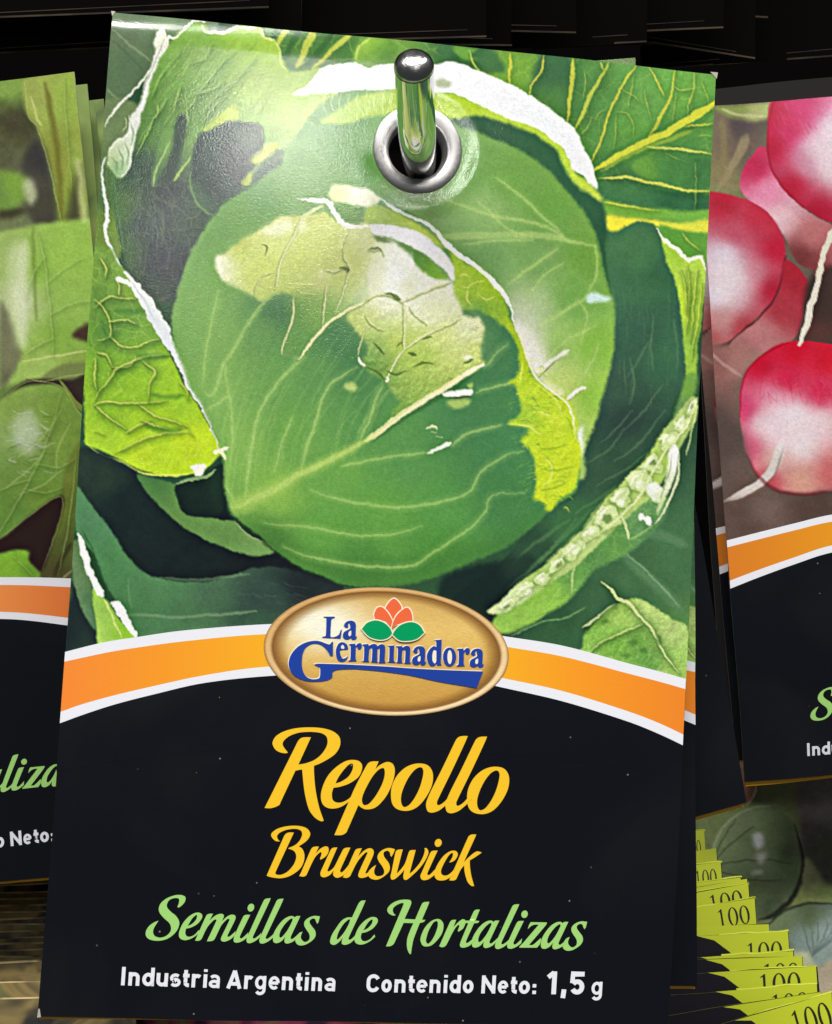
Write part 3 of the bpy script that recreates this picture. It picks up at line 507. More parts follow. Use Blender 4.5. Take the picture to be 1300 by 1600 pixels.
    C.poly(Z('430,52 480,45 540,60 582,95 560,122 500,112 440,108 424,84'), [(530, 300, 214, 220, 160), (560, 300, 226, 230, 214), (580, 310, 216, 222, 190)], 2, rag=2, tex=.1, cell=8)
    C.poly(Z('545,118 600,118 700,168 762,214 802,252 760,238 680,192 570,172 540,166'), [(600, 340, 150, 184, 66), (660, 365, 172, 200, 70)], 1.6, rag=1, tex=.14, cell=8)
    C.stroke(Z('318,90 370,97 408,98 428,122 450,158 492,182 560,182'), [2, 7, 6, 6, 7, 6, 5], (236, 238, 228), 1.3, .95, rag=1.4)
    C.stroke(Z('330,152 370,128 408,110'), [3, 5, 3], (206, 212, 160), 1.3, .8, rag=1)
    C.poly(Z('562,208 600,212 622,236 590,232 566,222'), (76, 112, 54), 1.5, .85); C.poly(Z('640,236 690,248 684,274 660,262'), (84, 130, 62), 1.5, .8)
    C.poly(Z('692,254 722,262 762,300 806,352 770,350 735,336 700,304'), [(655, 400, 78, 132, 56), (680, 420, 104, 160, 60), (695, 432, 140, 184, 72)], 1.5, tex=.2, cell=8)
    C.poly(Z('560,175 640,180 720,205 790,260 822,310 820,358 800,330 742,282 662,236 602,215 564,206'), [(600, 358, 228, 231, 230), (650, 378, 235, 237, 243), (700, 425, 226, 229, 220)], 1.3, rag=1.2)
    C.stroke(Z('578,90 622,120 700,155 742,176 792,226 832,266 912,322 962,372 1002,432 1022,492'), [3, 5, 5, 5, 7, 8, 7, 7, 6, 5], (241, 242, 240), 1.2, .97, rag=.8)
    C.stroke(Z('1022,492 1050,560 1092,672 1150,720 1200,772 1222,870'), [5, 4, 4, 3, 2], (226, 228, 190), 1.3, .9, rag=.6)
    C.poly(Z('850,452 880,462 905,472 890,482 860,470'), (70, 116, 72), 1.5, .8)
    # bare midrib and scars
    C.stroke(Z('560,884 660,806 780,738 905,654'), [4, 9, 7, 4], (40, 76, 44), 3.5, .4)
    C.stroke(Z('540,880 570,860 650,798 780,716 860,664 922,630'), [10, 9, 8, 9, 7, 11], [(560, 680, 176, 200, 118), (590, 672, 206, 210, 150), (700, 600, 220, 216, 166), (750, 570, 238, 232, 196)], 1.5, .92)
    C.stroke(Z('570,864 700,768 850,676'), 2, (240, 238, 210), 1.4, .5)
    C.poly(Z('790,722 830,714 886,710 884,728 830,736 800,734'), [(715, 612, 234, 232, 220)], 1.1, .95); C.stroke(Z('800,738 840,738 884,732'), [1, 3.5, 3], (50, 62, 34), 1.1, .8)
    C.poly(Z('808,750 850,742 872,738 876,760 840,772 816,764'), (166, 192, 104), 1.6, .8, rag=1.5); C.poly(Z('870,700 888,690 886,708'), (166, 192, 104), 1.2, .8)
    C.stroke(Z('740,922 780,902 814,888'), [3, 6, 8], (238, 234, 206), 1.2, .95)
    for q in ('738,840 755,832 772,838', '755,850 772,848', '770,862 790,866'): C.stroke(Z(q), [2, 4, 2], (214, 220, 170), 1.2, .85, rag=1)
    C.poly(Z('466,702 500,692 512,712 490,722'), (176, 200, 116), 1.5, .85, rag=1.5); C.stroke(Z('516,606 520,622 538,638'), [2, 5, 4], (226, 226, 190), 1.2, .9); C.stroke(Z('604,690 610,680 606,672'), 4, (234, 234, 206), 1.2, .9)
    C.stroke(Z('278,366 330,368 378,366'), 1.4, (222, 228, 150), 1, .75); C.stroke(Z('320,392 350,398 382,402'), 1.4, (222, 228, 150), 1, .6); C.stroke(Z('278,378 330,380'), 1.2, (226, 230, 160), 1, .6)
    C.poly('298,730 306,724 314,730 316,738 306,742', WH, 1, .9, rag=2); C.poly('304,726 314,722 320,728 312,742 304,744', (236, 228, 206), 1.2, .9, rag=1.5)
    C.stroke('334,708 346,704 356,700', [7, 6, 3], (240, 232, 196), 1.1, .95, rag=1); C.stroke('342,704 350,712 353,718', [5, 5, 3], (232, 226, 176), 1.1, .95)
    # shadow printed at the foot of the head
    C.stroke('364,806 400,836 440,870 500,904 560,918', 5, (22, 40, 30), 3, .5); C.stroke('336,338 352,314 402,286', 3, (40, 70, 50), 3, .5)
    C.warp(3, 30, 77); C.warp(1.4, 5, 78); C.tone(.85, .86, .95); C.sharpen(.35, 9); C.sharpen(.6); C.grain(.10, 5, .034)
    return C

def paint_rocket():
    L = Paint(-760, 60, 300, 960, (112, 136, 78))
    L.a *= (1+fbm(L.h, L.w, 120, 2)*.35)[..., None]
    L.poly('-300,80 60,80 60,360 -20,420 -300,420', [(20, 135, 122, 150, 78), (20, 190, 74, 70, 54), (10, 250, 92, 92, 72), (40, 300, 128, 136, 104), (10, 340, 112, 118, 86), (-200, 200, 90, 100, 60)], 6, tex=.25)
    L.poly('0,120 34,122 38,140 0,150', (134, 160, 84), 4, .9)
    L.poly('38,124 118,108 138,330 98,348 78,268 58,196 44,180', [(60, 150, 156, 166, 92), (100, 150, 152, 174, 84), (90, 250, 134, 138, 66), (120, 250, 150, 168, 86), (110, 320, 138, 156, 70)], 3, tex=.1)
    L.stroke('70,130 84,200 92,270 98,344', [10, 8, 10], (112, 108, 52), 6, .7); L.stroke('48,150 56,180 66,196', 4, (190, 196, 130), 2, .7)
    L.poly('40,240 60,218 76,262 90,346 56,352 30,300', [(60, 250, 58, 56, 58), (70, 320, 74, 68, 62), (40, 290, 86, 84, 76)], 5, .95)
    L.poly('104,350 112,300 128,250 130,330 128,352', (60, 52, 56), 6, .7)
    L.poly('-40,276 30,270 44,300 20,330 -40,330', [(20, 290, 130, 164, 70), (0, 300, 110, 140, 74)], 5, .9)
    L.poly('36,282 52,284 56,312 46,320 38,300', (188, 196, 160), 4, .8); L.poly('0,330 40,326 36,336 0,342', (54, 48, 40), 4, .8)
    L.poly('-40,386 40,356 92,346 150,352 152,560 130,590 60,596 20,600 -40,610', [(10, 400, 156, 178, 108), (30, 470, 184, 194, 152), (60, 420, 142, 176, 84), (110, 400, 152, 186, 88), (110, 460, 146, 178, 90), (90, 530, 134, 168, 78), (60, 560, 152, 180, 96)], 3, tex=.1)
    L.stroke('52,352 54,430 58,500', [6, 4], (120, 142, 72), 5, .7); L.stroke('40,380 34,450 36,540', 16, (206, 214, 184), 10, .5)
    L.poly('0,470 30,540 34,560 10,600 0,610', [(10, 560, 120, 118, 96), (10, 600, 100, 96, 80)], 4, .9)
    L.poly('112,524 140,506 146,534 120,530', (66, 44, 44), 3, .9)
    L.poly('34,566 90,556 144,546 150,580 100,590 50,596 32,586', [(60, 575, 160, 186, 104), (120, 565, 142, 166, 84)], 2.5, tex=.1); L.stroke('36,566 80,558 140,548', 3, (190, 200, 130), 1.5, .8)
    L.poly('64,594 90,572 120,566 150,570 150,588 110,596', [(110, 582, 122, 132, 84)], 2, .9)
    L.poly('6,624 34,598 64,592 110,594 146,584 140,650 110,626 90,606 50,608 24,622', (54, 44, 40), 2.5, .95)
    L.stroke('92,594 110,618 134,646', [3, 9], (132, 146, 72), 1.6, .9)
    L.poly('-60,660 -10,634 30,606 70,600 96,606 122,640 132,660 126,702 96,772 44,808 -10,848 -60,860', [(20, 640, 134, 160, 84), (40, 680, 160, 180, 132), (80, 650, 126, 156, 72), (100, 700, 134, 164, 78), (60, 740, 124, 158, 76), (20, 740, 120, 150, 78), (20, 800, 108, 144, 70), (70, 780, 118, 146, 66)], 2, tex=.12)
    for i in range(40):
        r = np.random.RandomState(i+7); x = 8+r.rand()*70; y = 640+r.rand()*100
        L.stroke([(x, y), (x+6+r.rand()*10, y-4+r.rand()*12)], 2+r.rand()*4, (206, 214, 206) if r.rand() < .6 else (92, 122, 56), 2, .45)
    for q in ('80,690 50,730 10,760', '96,640 60,690 20,720', '100,730 70,756 30,772', '110,660 90,700 88,740'): L.stroke(q, 2.5, (176, 196, 120), 2, .5)
    L.poly('104,726 130,690 140,760 130,905 62,905 80,856 92,790', [(120, 730, 124, 140, 66), (100, 800, 110, 122, 56), (110, 860, 96, 104, 56), (80, 890, 86, 82, 50)], 2.5, tex=.14); L.stroke('112,850 96,876 84,902', 8, (60, 52, 36), 4, .6); L.stroke('124,884 108,896 98,904', 3, (160, 150, 120), 1.5, .7)
    L.poly('-60,870 0,842 44,808 98,772 88,830 66,892 44,876 30,860 -60,880', (44, 30, 28), 1.6, .97)
    L.poly('-60,880 0,866 28,858 44,862 46,878 60,898 56,912 -60,912', [(20, 885, 138, 186, 66), (50, 890, 116, 160, 58)], 1.6, tex=.1)
    for q, w in (('60,360 72,420 80,500 84,556', 3), ('76,440 100,420 130,404', 2), ('80,490 110,476 140,470', 2), ('70,400 52,430 40,470', 2), ('82,530 60,540 44,550', 2), ('-10,846 30,780 70,700 96,612', 3), ('40,764 70,770 98,760', 2), ('56,726 90,730 116,716', 2), ('66,700 40,690 10,700', 2), ('46,750 20,756 -10,770', 2), ('120,706 112,780 100,860 90,900', 3), ('20,868 36,884 50,900', 2.4), ('100,120 104,200 112,300', 2)):
        L.vein(q, w, (196, 208, 138), .5, 2.0, .3)
    for q in ('34,586 60,596 100,590 148,580', '6,624 34,600 66,596 96,606 122,642 130,660 124,704', '-10,848 44,808 96,774 88,830 66,890', '38,124 44,180 58,196 78,268 98,348'): L.stroke(q, 1.4, (190, 204, 130), 1.6, .5)
    L.poly('10,400 40,380 46,470 40,540 26,540', (214, 220, 190), 7, .5); L.poly('118,250 126,250 138,345 128,345', (206, 214, 150), 3, .6); L.poly('20,660 44,640 60,670 50,710 26,700', (206, 214, 196), 6, .5)
    L.warp(2.5, 22, 87); L.tone(1.08, 1.04, 1.1); L.sharpen(.3, 9); L.sharpen(.6); L.grain(.09, 9)
    return L

def ball(P, pts, smp, soft=1.1, tex=.09): return P.poly(pts, smp, soft, tex=tex, cell=16)
def paint_radish():
    R = Paint(1050, 60, 1900, 960, (104, 90, 80))
    R.a *= (1+fbm(R.h, R.w, 90, 4)*.25)[..., None]
    R.poly('1050,140 1240,140 1240,330 1050,330', [(1130, 200, 132, 122, 100), (1160, 190, 92, 88, 80), (1180, 240, 120, 104, 92), (1120, 280, 148, 144, 100)], 6, .9, tex=.15)
    R.poly('1118,168 1150,164 1206,160 1200,184 1176,190 1150,188 1130,180', [(1150, 172, 136, 156, 84), (1190, 178, 176, 182, 120)], 3); R.stroke('1128,172 1160,180 1196,182', 5, (196, 196, 150), 3, .7)
    R.stroke('1166,212 1158,236 1140,266 1122,300', [14, 12, 10], (156, 146, 112), 4, .8); R.stroke('1128,190 1130,230 1126,280', 10, (140, 134, 92), 5, .6); R.poly('1140,190 1160,186 1176,200 1164,212 1150,220', (84, 78, 80), 5, .7)
    ball(R, '1158,276 1172,246 1196,230 1224,290 1262,332 1310,362 1310,420 1250,412 1214,352 1178,322 1160,300', [(1180, 260, 196, 50, 90), (1200, 300, 228, 150, 180), (1220, 340, 226, 190, 196), (1270, 370, 190, 120, 120), (1250, 400, 120, 60, 60)])
    ball(R, '1212,150 1198,196 1200,250 1220,290 1256,326 1310,350 1420,330 1440,240 1400,150 1320,130', [(1212, 180, 190, 24, 70), (1204, 230, 186, 30, 66), (1230, 200, 206, 36, 96), (1250, 170, 204, 40, 110), (1240, 290, 182, 32, 60), (1280, 330, 176, 34, 60), (1270, 230, 220, 190, 206), (1262, 260, 206, 150, 170), (1300, 200, 222, 200, 214), (1300, 270, 214, 184, 190), (1380, 240, 200, 60, 100)])
    for i in range(50):
        r = np.random.RandomState(i+60); x = 1205+r.rand()*90; y = 160+r.rand()*60
        R.stroke([(x, y), (x+4, y+6+r.rand()*8)], 2.5, (226, 90, 150) if r.rand() < .5 else (196, 30, 80), 2, .35)
    ball(R, '1080,304 1130,304 1168,312 1196,328 1216,352 1228,400 1216,452 1182,498 1144,528 1110,540 1080,548', [(1130, 320, 186, 46, 66), (1180, 340, 196, 56, 78), (1210, 390, 190, 36, 64), (1205, 450, 176, 34, 58), (1160, 510, 176, 70, 80), (1130, 400, 214, 206, 222), (1150, 430, 214, 200, 204), (1120, 460, 214, 210, 222), (1180, 430, 206, 140, 152), (1130, 500, 196, 150, 146), (1150, 360, 196, 90, 110), (1110, 530, 176, 96, 96)])
    R.stroke('1180,502 1144,532 1110,546', 5, (70, 24, 28), 4, .7); R.stroke('1228,400 1217,452 1184,500', 4, (90, 20, 34), 3, .7)
    ball(R, '1226,408 1250,420 1262,446 1252,500 1240,530 1180,560 1150,560 1140,536 1184,500 1218,452', [(1240, 430, 170, 44, 58), (1220, 480, 172, 60, 72), (1190, 520, 190, 130, 130), (1160, 550, 164, 116, 110)])
    R.poly('1262,440 1310,420 1310,540 1250,535 1256,490', [(1285, 480, 64, 50, 46), (1270, 520, 90, 60, 56)], 4, .9)
    R.poly('1100,548 1140,536 1190,552 1166,590 1156,650 1140,700 1110,700', [(1120, 570, 150, 104, 98), (1150, 570, 172, 128, 120), (1130, 640, 108, 88, 82), (1150, 620, 132, 102, 94)], 6, .95)
    R.stroke('1108,548 1130,568 1160,590', 5, (190, 160, 150), 3, .6)  # highlight on the paper fold, painted into the print
    ball(R, '1156,650 1158,610 1168,578 1190,552 1230,534 1310,540 1420,580 1430,680 1380,760 1300,768 1232,770 1192,752 1166,708', [(1190, 570, 196, 24, 56), (1240, 550, 206, 26, 52), (1290, 560, 206, 30, 54), (1165, 640, 206, 70, 112), (1230, 590, 208, 40, 76), (1210, 620, 220, 150, 170), (1190, 660, 226, 200, 206), (1240, 650, 226, 212, 216), (1280, 610, 206, 50, 86), (1290, 660, 224, 196, 200), (1250, 700, 220, 206, 206), (1210, 720, 214, 180, 170), (1170, 700, 206, 100, 126), (1250, 750, 210, 160, 140), (1300, 740, 200, 110, 110), (1200, 752, 190, 80, 90)])
    for i in range(60):
        r = np.random.RandomState(i+160); x = 1190+r.rand()*110; y = 585+r.rand()*40
        R.stroke([(x, y), (x+6*r.randn(), y+8+r.rand()*12)], 2.5, (226, 96, 150) if r.rand() < .6 else (206, 20, 60), 2.5, .3)
    R.stroke('1310,346 1292,382 1280,430 1266,486 1250,540', [13, 10, 9, 10, 11], (222, 214, 196), 1.5, .97, rag=1.6)
    R.stroke('1222,692 1216,716 1200,742 1172,764 1128,786', [18, 16, 13, 12, 9], (212, 206, 200), 2, .95); R.stroke('1226,700 1206,748 1176,770 1130,792', 3, (140, 110, 100), 3, .6)
    R.poly('1108,640 1150,660 1170,720 1150,760 1118,780', [(1130, 700, 84, 74, 70), (1150, 730, 104, 90, 84)], 6, .8)
    R.poly('1100,800 1150,780 1240,778 1320,770 1320,860 1120,880', [(1150, 810, 96, 82, 74), (1200, 800, 120, 104, 96), (1180, 830, 92, 78, 68), (1260, 800, 84, 70, 62)], 6, .85, tex=.15)
    for x, y, a, b, al in ((1296, 236, 26, 44, .75), (1128, 430, 26, 46, .6), (1240, 668, 50, 42, .7), (1150, 455, 30, 34, .4), (1222, 640, 22, 18, .4)):
        t = np.linspace(0, 6.283, 13)[:-1]; R.poly([(x+a*np.cos(k), y+b*np.sin(k)) for k in t], (236, 226, 232), 11, al)
    for q in ('1156,650 1160,606 1170,576 1192,552 1232,535', '1212,152 1199,196 1201,250 1221,290 1256,326'): R.stroke(q, 3, (150, 14, 44), 2.5, .6)
    R.stroke('1166,710 1192,752 1232,771 1300,768', [2, 7, 5], (112, 40, 46), 4, .55)
    R.stroke('1250,540 1262,490 1276,432', 2, (250, 246, 236), 1.2, .6)
    R.warp(3, 26, 97); R.tone(1.04, 1.08, 1.06); R.sharpen(.25, 9); R.sharpen(.6); R.grain(.09, 15)
    return R

def paint_squash():
    Z = Paint(1040, 1150, 1700, 1660, (82, 96, 62))
    Z.a *= (1+fbm(Z.h, Z.w, 60, 8)*.3)[..., None]
    Z.poly('1060,1200 1200,1200 1200,1290 1150,1340 1060,1330', [(1110, 1300, 92, 108, 64), (1160, 1270, 104, 122, 70), (1190, 1230, 72, 88, 50)], 6, .9, tex=.25)
    Z.poly('1180,1230 1240,1215 1260,1250 1250,1290 1220,1280', (112, 126, 76), 6, .8, tex=.2)
    ball(Z, '1108,1350 1122,1300 1160,1266 1206,1258 1240,1290 1254,1340 1244,1390 1216,1424 1186,1436 1160,1430 1128,1400', [(1140, 1320, 108, 128, 86), (1130, 1360, 96, 116, 78), (1180, 1300, 116, 136, 96), (1180, 1340, 110, 132, 96), (1210, 1290, 84, 106, 66), (1230, 1340, 62, 82, 54), (1180, 1400, 74, 92, 60), (1200, 1420, 60, 72, 52), (1150, 1400, 92, 108, 72)], 2.5, .12)
    for q in ('1118,1350 1150,1346 1200,1344 1240,1350', '1116,1356 1160,1372 1220,1376', '1116,1346 1140,1320 1180,1290', '1120,1362 1150,1400 1180,1430', '1118,1340 1130,1310 1150,1280'): Z.stroke(q, 2.5, (54, 70, 44), 2, .6)
    Z.poly('1176,1304 1190,1302 1192,1322 1180,1324', (226, 232, 236), 3, .85); Z.poly('1182,1334 1196,1332 1194,1346 1184,1348', (206, 214, 206), 3, .7); Z.poly('1174,1360 1190,1358 1190,1364 1176,1366', (190, 200, 186), 2, .6)
    Z.poly('1246,1220 1310,1210 1310,1370 1280,1380 1256,1340 1250,1290', [(1270, 1260, 96, 88, 92), (1290, 1240, 120, 118, 116), (1280, 1320, 58, 60, 50), (1265, 1300, 66, 58, 62)], 5, .9, tex=.2)
    Z.poly('1244,1400 1258,1340 1290,1380 1310,1390 1310,1410 1260,1416 1230,1424', [(1262, 1370, 118, 124, 84), (1290, 1395, 128, 152, 84), (1250, 1405, 110, 124, 66)], 3, .9, tex=.4)
    ball(Z, '1196,1450 1220,1426 1260,1412 1310,1414 1420,1440 1420,1540 1310,1500 1270,1512 1236,1490 1212,1474', [(1220, 1440, 92, 108, 72), (1260, 1430, 70, 88, 58), (1250, 1470, 116, 138, 136), (1290, 1460, 134, 156, 158), (1230, 1470, 90, 112, 100), (1290, 1490, 120, 140, 136)], 2.5, .12)
    for a in range(7): Z.stroke([(1268, 1494), (1262+a*8, 1470-a*2), (1250+a*14, 1440)], 2, (66, 88, 84), 1.8, .55)
    Z.poly('1236,1494 1262,1486 1276,1510 1310,1496 1310,1560 1270,1550', [(1260, 1500, 176, 182, 140), (1290, 1520, 168, 150, 128)], 3, .9, tex=.2)
    Z.poly('1150,1192 1164,1190 1178,1214 1180,1236 1170,1256 1162,1240', [(1168, 1228, 176, 118, 84), (1160, 1205, 150, 110, 92)], 1.5); Z.stroke('1166,1192 1179,1216 1180,1236 1168,1258', 3, (206, 190, 166), 1.2, .9)
    Z.stroke('1240,1288 1255,1340 1245,1392 1216,1426 1186,1438', [3, 8, 5], (36, 38, 30), 4, .7); Z.stroke('1196,1450 1220,1427 1260,1412 1310,1414', [3, 5, 3], (44, 54, 38), 2.5, .7); Z.stroke('1112,1346 1124,1302 1160,1268 1204,1259', 3, (150, 166, 120), 2, .6)
    Z.tone(.72, .72, .76); Z.warp(3, 18, 107); Z.sharpen(.4, 9); Z.sharpen(.6); Z.grain(.09, 25)
    return Z
# ------------------------------------------------------------------ lettering outlines
class Win:
    """turns points read in an enlarged window of the packet into print coordinates"""
    def __init__(s, x, y, k): s.x, s.y, s.k = x, y, k
    def __call__(s, txt, dx=0, dy=0):
        return [(s.x+(p[0]+dx)/s.k, s.y+(p[1]+dy)/s.k, p[2]) for p in pl(txt)]
W1 = Win(400, 1130, 6.5); W2 = Win(600, 1130, 6.5)
W3 = Win(410, 1280, 7.2222); W4 = Win(580, 1280, 7.2222)
W5 = Win(220, 1390, 7.2222); W6 = Win(380, 1390, 7.2222); W7 = Win(560, 1390, 7.2222); W8 = Win(740, 1390, 7.2222)
W9 = Win(440, 950, 7.2222); W10 = Win(600, 950, 7.2222); WF = Win(400, 900, 3.1707)

def G(w, outer, *holes, dx=0, dy=0):
    return [spline(w(outer, dx, dy), True, 5)]+[spline(w(h, dx, dy), True, 5) for h in holes]
def ell(w, cx, cy, rx, ry, rot=0, n=20):
    t = np.arange(n)*2*np.pi/n; c, s = math.cos(rot), math.sin(rot)
    X = cx+rx*np.cos(t)*c-ry*np.sin(t)*s; Y = cy+rx*np.cos(t)*s+ry*np.sin(t)*c
    return np.stack([w.x+X/w.k, w.y+Y/w.k], 1)

_o = ('70,740 80,640 130,535 210,455 300,415 385,410 450,432 490,490 497,570 475,660 420,760 350,840 280,880 205,890 130,870 85,820',
      '172,790 185,835 210,852 255,830 310,760 360,660 390,560 400,490 388,455 360,447 310,475 250,550 200,650 175,730')
_l = '430,800 470,700 600,440 730,170 760,140 800,130 850,130* 830,180 700,460 540,790 540,825 560,832 610,800 660,745* 700,760* 625,835* 560,885 490,908 445,895 428,850'
TITLE = [
    G(W1, '87,860* 400,235 425,185 452,155 490,143 558,143* 430,420* 500,408 590,375 660,320 710,250 727,190 715,135 670,103 600,90 520,88 430,97 340,130 285,175 270,215 290,255 325,298* 300,305 250,297 200,270 170,220 172,180 205,130 280,85 400,52 550,42 680,52 780,82 840,130 857,185 845,250 800,315 730,365 650,408 588,432* 590,520 605,680 640,850 688,990* 660,995 600,960 540,880 505,760 485,640 468,468* 400,482* 250,800 235,830 190,852 140,863'),
    G(W1, '1010,690* 950,760 880,800 820,805 780,780 770,730 775,690 787,655* 850,645 950,610 1040,545 1075,470 1075,420 1045,385 985,372 910,385 820,440 740,520 690,610 662,700 660,770 680,825 730,860 800,865 870,845 945,795 1020,740*', '807,612* 870,590 940,540 980,470 985,420 970,408 930,430 870,500 830,560'),
    G(W1, '795,1135* 940,800 1010,640 1110,450 1140,405 1180,388 1245,387* 1212,465* 1250,430 1300,402 1340,393 1385,410 1408,460 1405,530 1380,620 1340,710 1300,770 1240,835 1180,868 1110,873 1060,850 1040,830* 930,1080 915,1110 880,1132 840,1137', '1075,780 1085,820 1110,832 1150,815 1210,745 1270,640 1300,560 1308,500 1300,460 1280,455 1240,475 1180,545 1120,650 1085,730'),
    G(W2, *_o), G(W2, _l), G(W2, _l, dx=196, dy=6), G(W2, *_o, dx=773, dy=33)]
VARIETY = [
    G(W3, '48,635* 240,200 258,170 280,155 310,148 355,150* 150,590 148,615 180,628 230,620 290,585 350,515 380,440 375,385 345,350 290,330* 300,322 370,290 420,240 447,180 440,135 400,112 340,108 260,122 190,155 165,190 175,225 198,250* 150,245 115,215 98,180 110,150 160,112 240,85 340,73 430,78 500,103 537,150 530,200 490,250 410,305* 450,335 473,395 468,470 430,550 360,610 280,650 200,665 120,657 70,645'),
    G(W3, '415,640* 440,590 545,345 570,315 600,308 637,308* 600,390* 650,335 700,308 735,310 748,345 735,390 700,430 655,455* 650,445 665,400 665,375 650,372 600,420 560,490 505,610 490,635 460,647'),
    G(W3, '655,600 680,540 770,345 795,322 845,317* 735,570 735,585 755,585 800,550 830,500 905,350 925,328 955,320 993,320* 880,565 878,590 890,600 915,585 950,545 985,500* 960,590* 930,620 900,640 850,660 815,650 797,620 805,575* 770,620 730,645 690,655 660,640'),
    G(W3, '908,655* 940,590 1040,365 1065,335 1122,327* 1080,420* 1140,360 1200,328 1240,335 1257,370 1245,420 1165,595 1165,612 1185,605 1225,570* 1235,610* 1180,648 1120,663 1085,650 1083,620 1100,570 1180,395 1185,375 1165,375 1110,430 1060,500 1000,620 985,645 950,662'),
    G(W4, '268,340* 240,330 190,325 130,345 85,385 70,430 85,475 120,525 145,575 140,620 105,640 60,640 35,610 35,570 55,515* 10,545 -30,590 -35,630 -10,665 40,682 90,675 150,640 200,590 210,540 195,490 150,430 138,390 150,365 185,355 210,375 215,405 228,425* 250,385'),
    G(W4, '218,640 230,590 275,370 300,345 357,340* 345,380 290,600 290,612* 330,570 380,500 425,370 445,350 502,347* 435,600 437,612* 480,575 550,490 590,410 605,350 600,325* 625,328 645,360 640,400 600,480 530,570 450,645 400,683 370,678 362,640 375,570* 330,620 270,672 230,680'),
    G(W4, '555,640 575,590 665,385 690,358 750,353* 635,605 635,625 655,630 690,600 720,565* 725,620* 660,670 610,688 570,680'), [ell(W4, 756, 267, 39, 46, .4)],
    G(W4, '715,640 722,570 760,490 820,410 890,362 940,355 972,375 975,410 950,455 915,480 880,488* 905,450 920,415 922,385 905,382 870,415 820,500 790,570 790,610 810,632 850,635 900,605 955,540* 925,635* 850,680 790,692 740,680'),
    G(W4, '880,690* 1095,200 1115,180 1140,172 1185,172* 1170,210 1045,485* 1100,430 1160,380 1200,363 1248,375* 1240,382 1170,430 1112,465* 1115,540 1130,640 1162,755* 1130,752 1090,710 1065,640 1052,575 1050,520* 1010,570 965,665 950,685 920,692')]
_e = ('655,455* 610,505 560,530 520,525 502,490 510,440* 570,425 640,385 690,320 690,280 660,260 610,263 540,305 475,380 435,470 430,520 450,555 500,570 560,555 620,520 664,480*', '528,410* 580,385 625,335 635,290 620,288 580,325')
_i = '1047,560 1060,510 1155,305 1180,285 1235,283* 1120,520 1120,545 1140,548 1180,515 1215,480* 1205,535* 1150,575 1095,597 1055,590'
_l2 = '37,560 60,500 230,125 255,102 310,95* 295,135 115,515 108,540 125,550 170,520 205,485* 195,530* 140,575 80,602 45,595'
_a = ('335,555 345,490 390,410 450,340 510,303 555,297 580,312* 600,298 645,297* 540,520 535,548 555,555 600,520 640,480* 605,545* 560,585 500,607 470,597 465,565 475,530* 430,580 380,602 345,592', '407,510 430,445 490,365 540,325 557,330 550,360 500,455 445,525 415,540')
_s = '865,300* 800,295 740,315 695,355 688,400 710,445 745,500 748,550 725,580 690,588 658,560 650,525 668,472* 630,490 595,545 588,580 610,615 650,628 710,615 780,570 815,520 812,465 780,420 750,375 752,345 780,325 810,330 822,360 835,385* 850,360'
SUB_A = [
    G(W5, '505,100 495,75 450,60 380,65 290,100 225,155 203,215 215,265 260,320 320,375 340,420 335,470 290,520 220,542 160,525 138,480 150,430 200,350* 150,370 90,415 57,475 60,525 95,560 170,577 260,568 340,530 405,465 432,400 430,350 395,295 340,250 300,205 295,165 320,120 370,97 420,97 433,115 430,150 413,195* 425,203 460,180 495,140'),
    G(W5, *_e),
    G(W5, '612,575* 735,300 760,275 815,270* 775,350* 830,300 880,275 925,275 937,300 915,355* 970,305 1020,282 1060,288 1070,315 1055,360 980,510 980,530 1000,528 1040,495 1070,465* 1060,515* 1010,560 950,585 915,580 903,555 920,510 1000,345 995,328 970,335 910,400 870,480 830,560 800,578 745,582* 855,345 845,335 820,345 760,410 720,480 685,555 655,575'),
    G(W5, _i), [ell(W5, 1242, 202, 36, 46, .35)], G(W6, _l2), G(W6, _l2, dx=145, dy=5), G(W6, *_a), G(W6, _s),
    G(W6, '980,580 1000,510 1050,430 1110,350 1170,315 1228,312* 1300,160 1325,130 1345,123 1382,122* 1330,240 1190,540 1190,562 1215,560 1260,520 1285,485* 1275,540* 1210,600 1150,622 1115,612 1112,580 1125,540* 1080,590 1030,622 990,612', '1055,550 1075,480 1130,390 1190,335 1205,340 1190,390 1140,480 1085,545 1065,562'),
    G(W7, *_e, dx=-475, dy=50)]
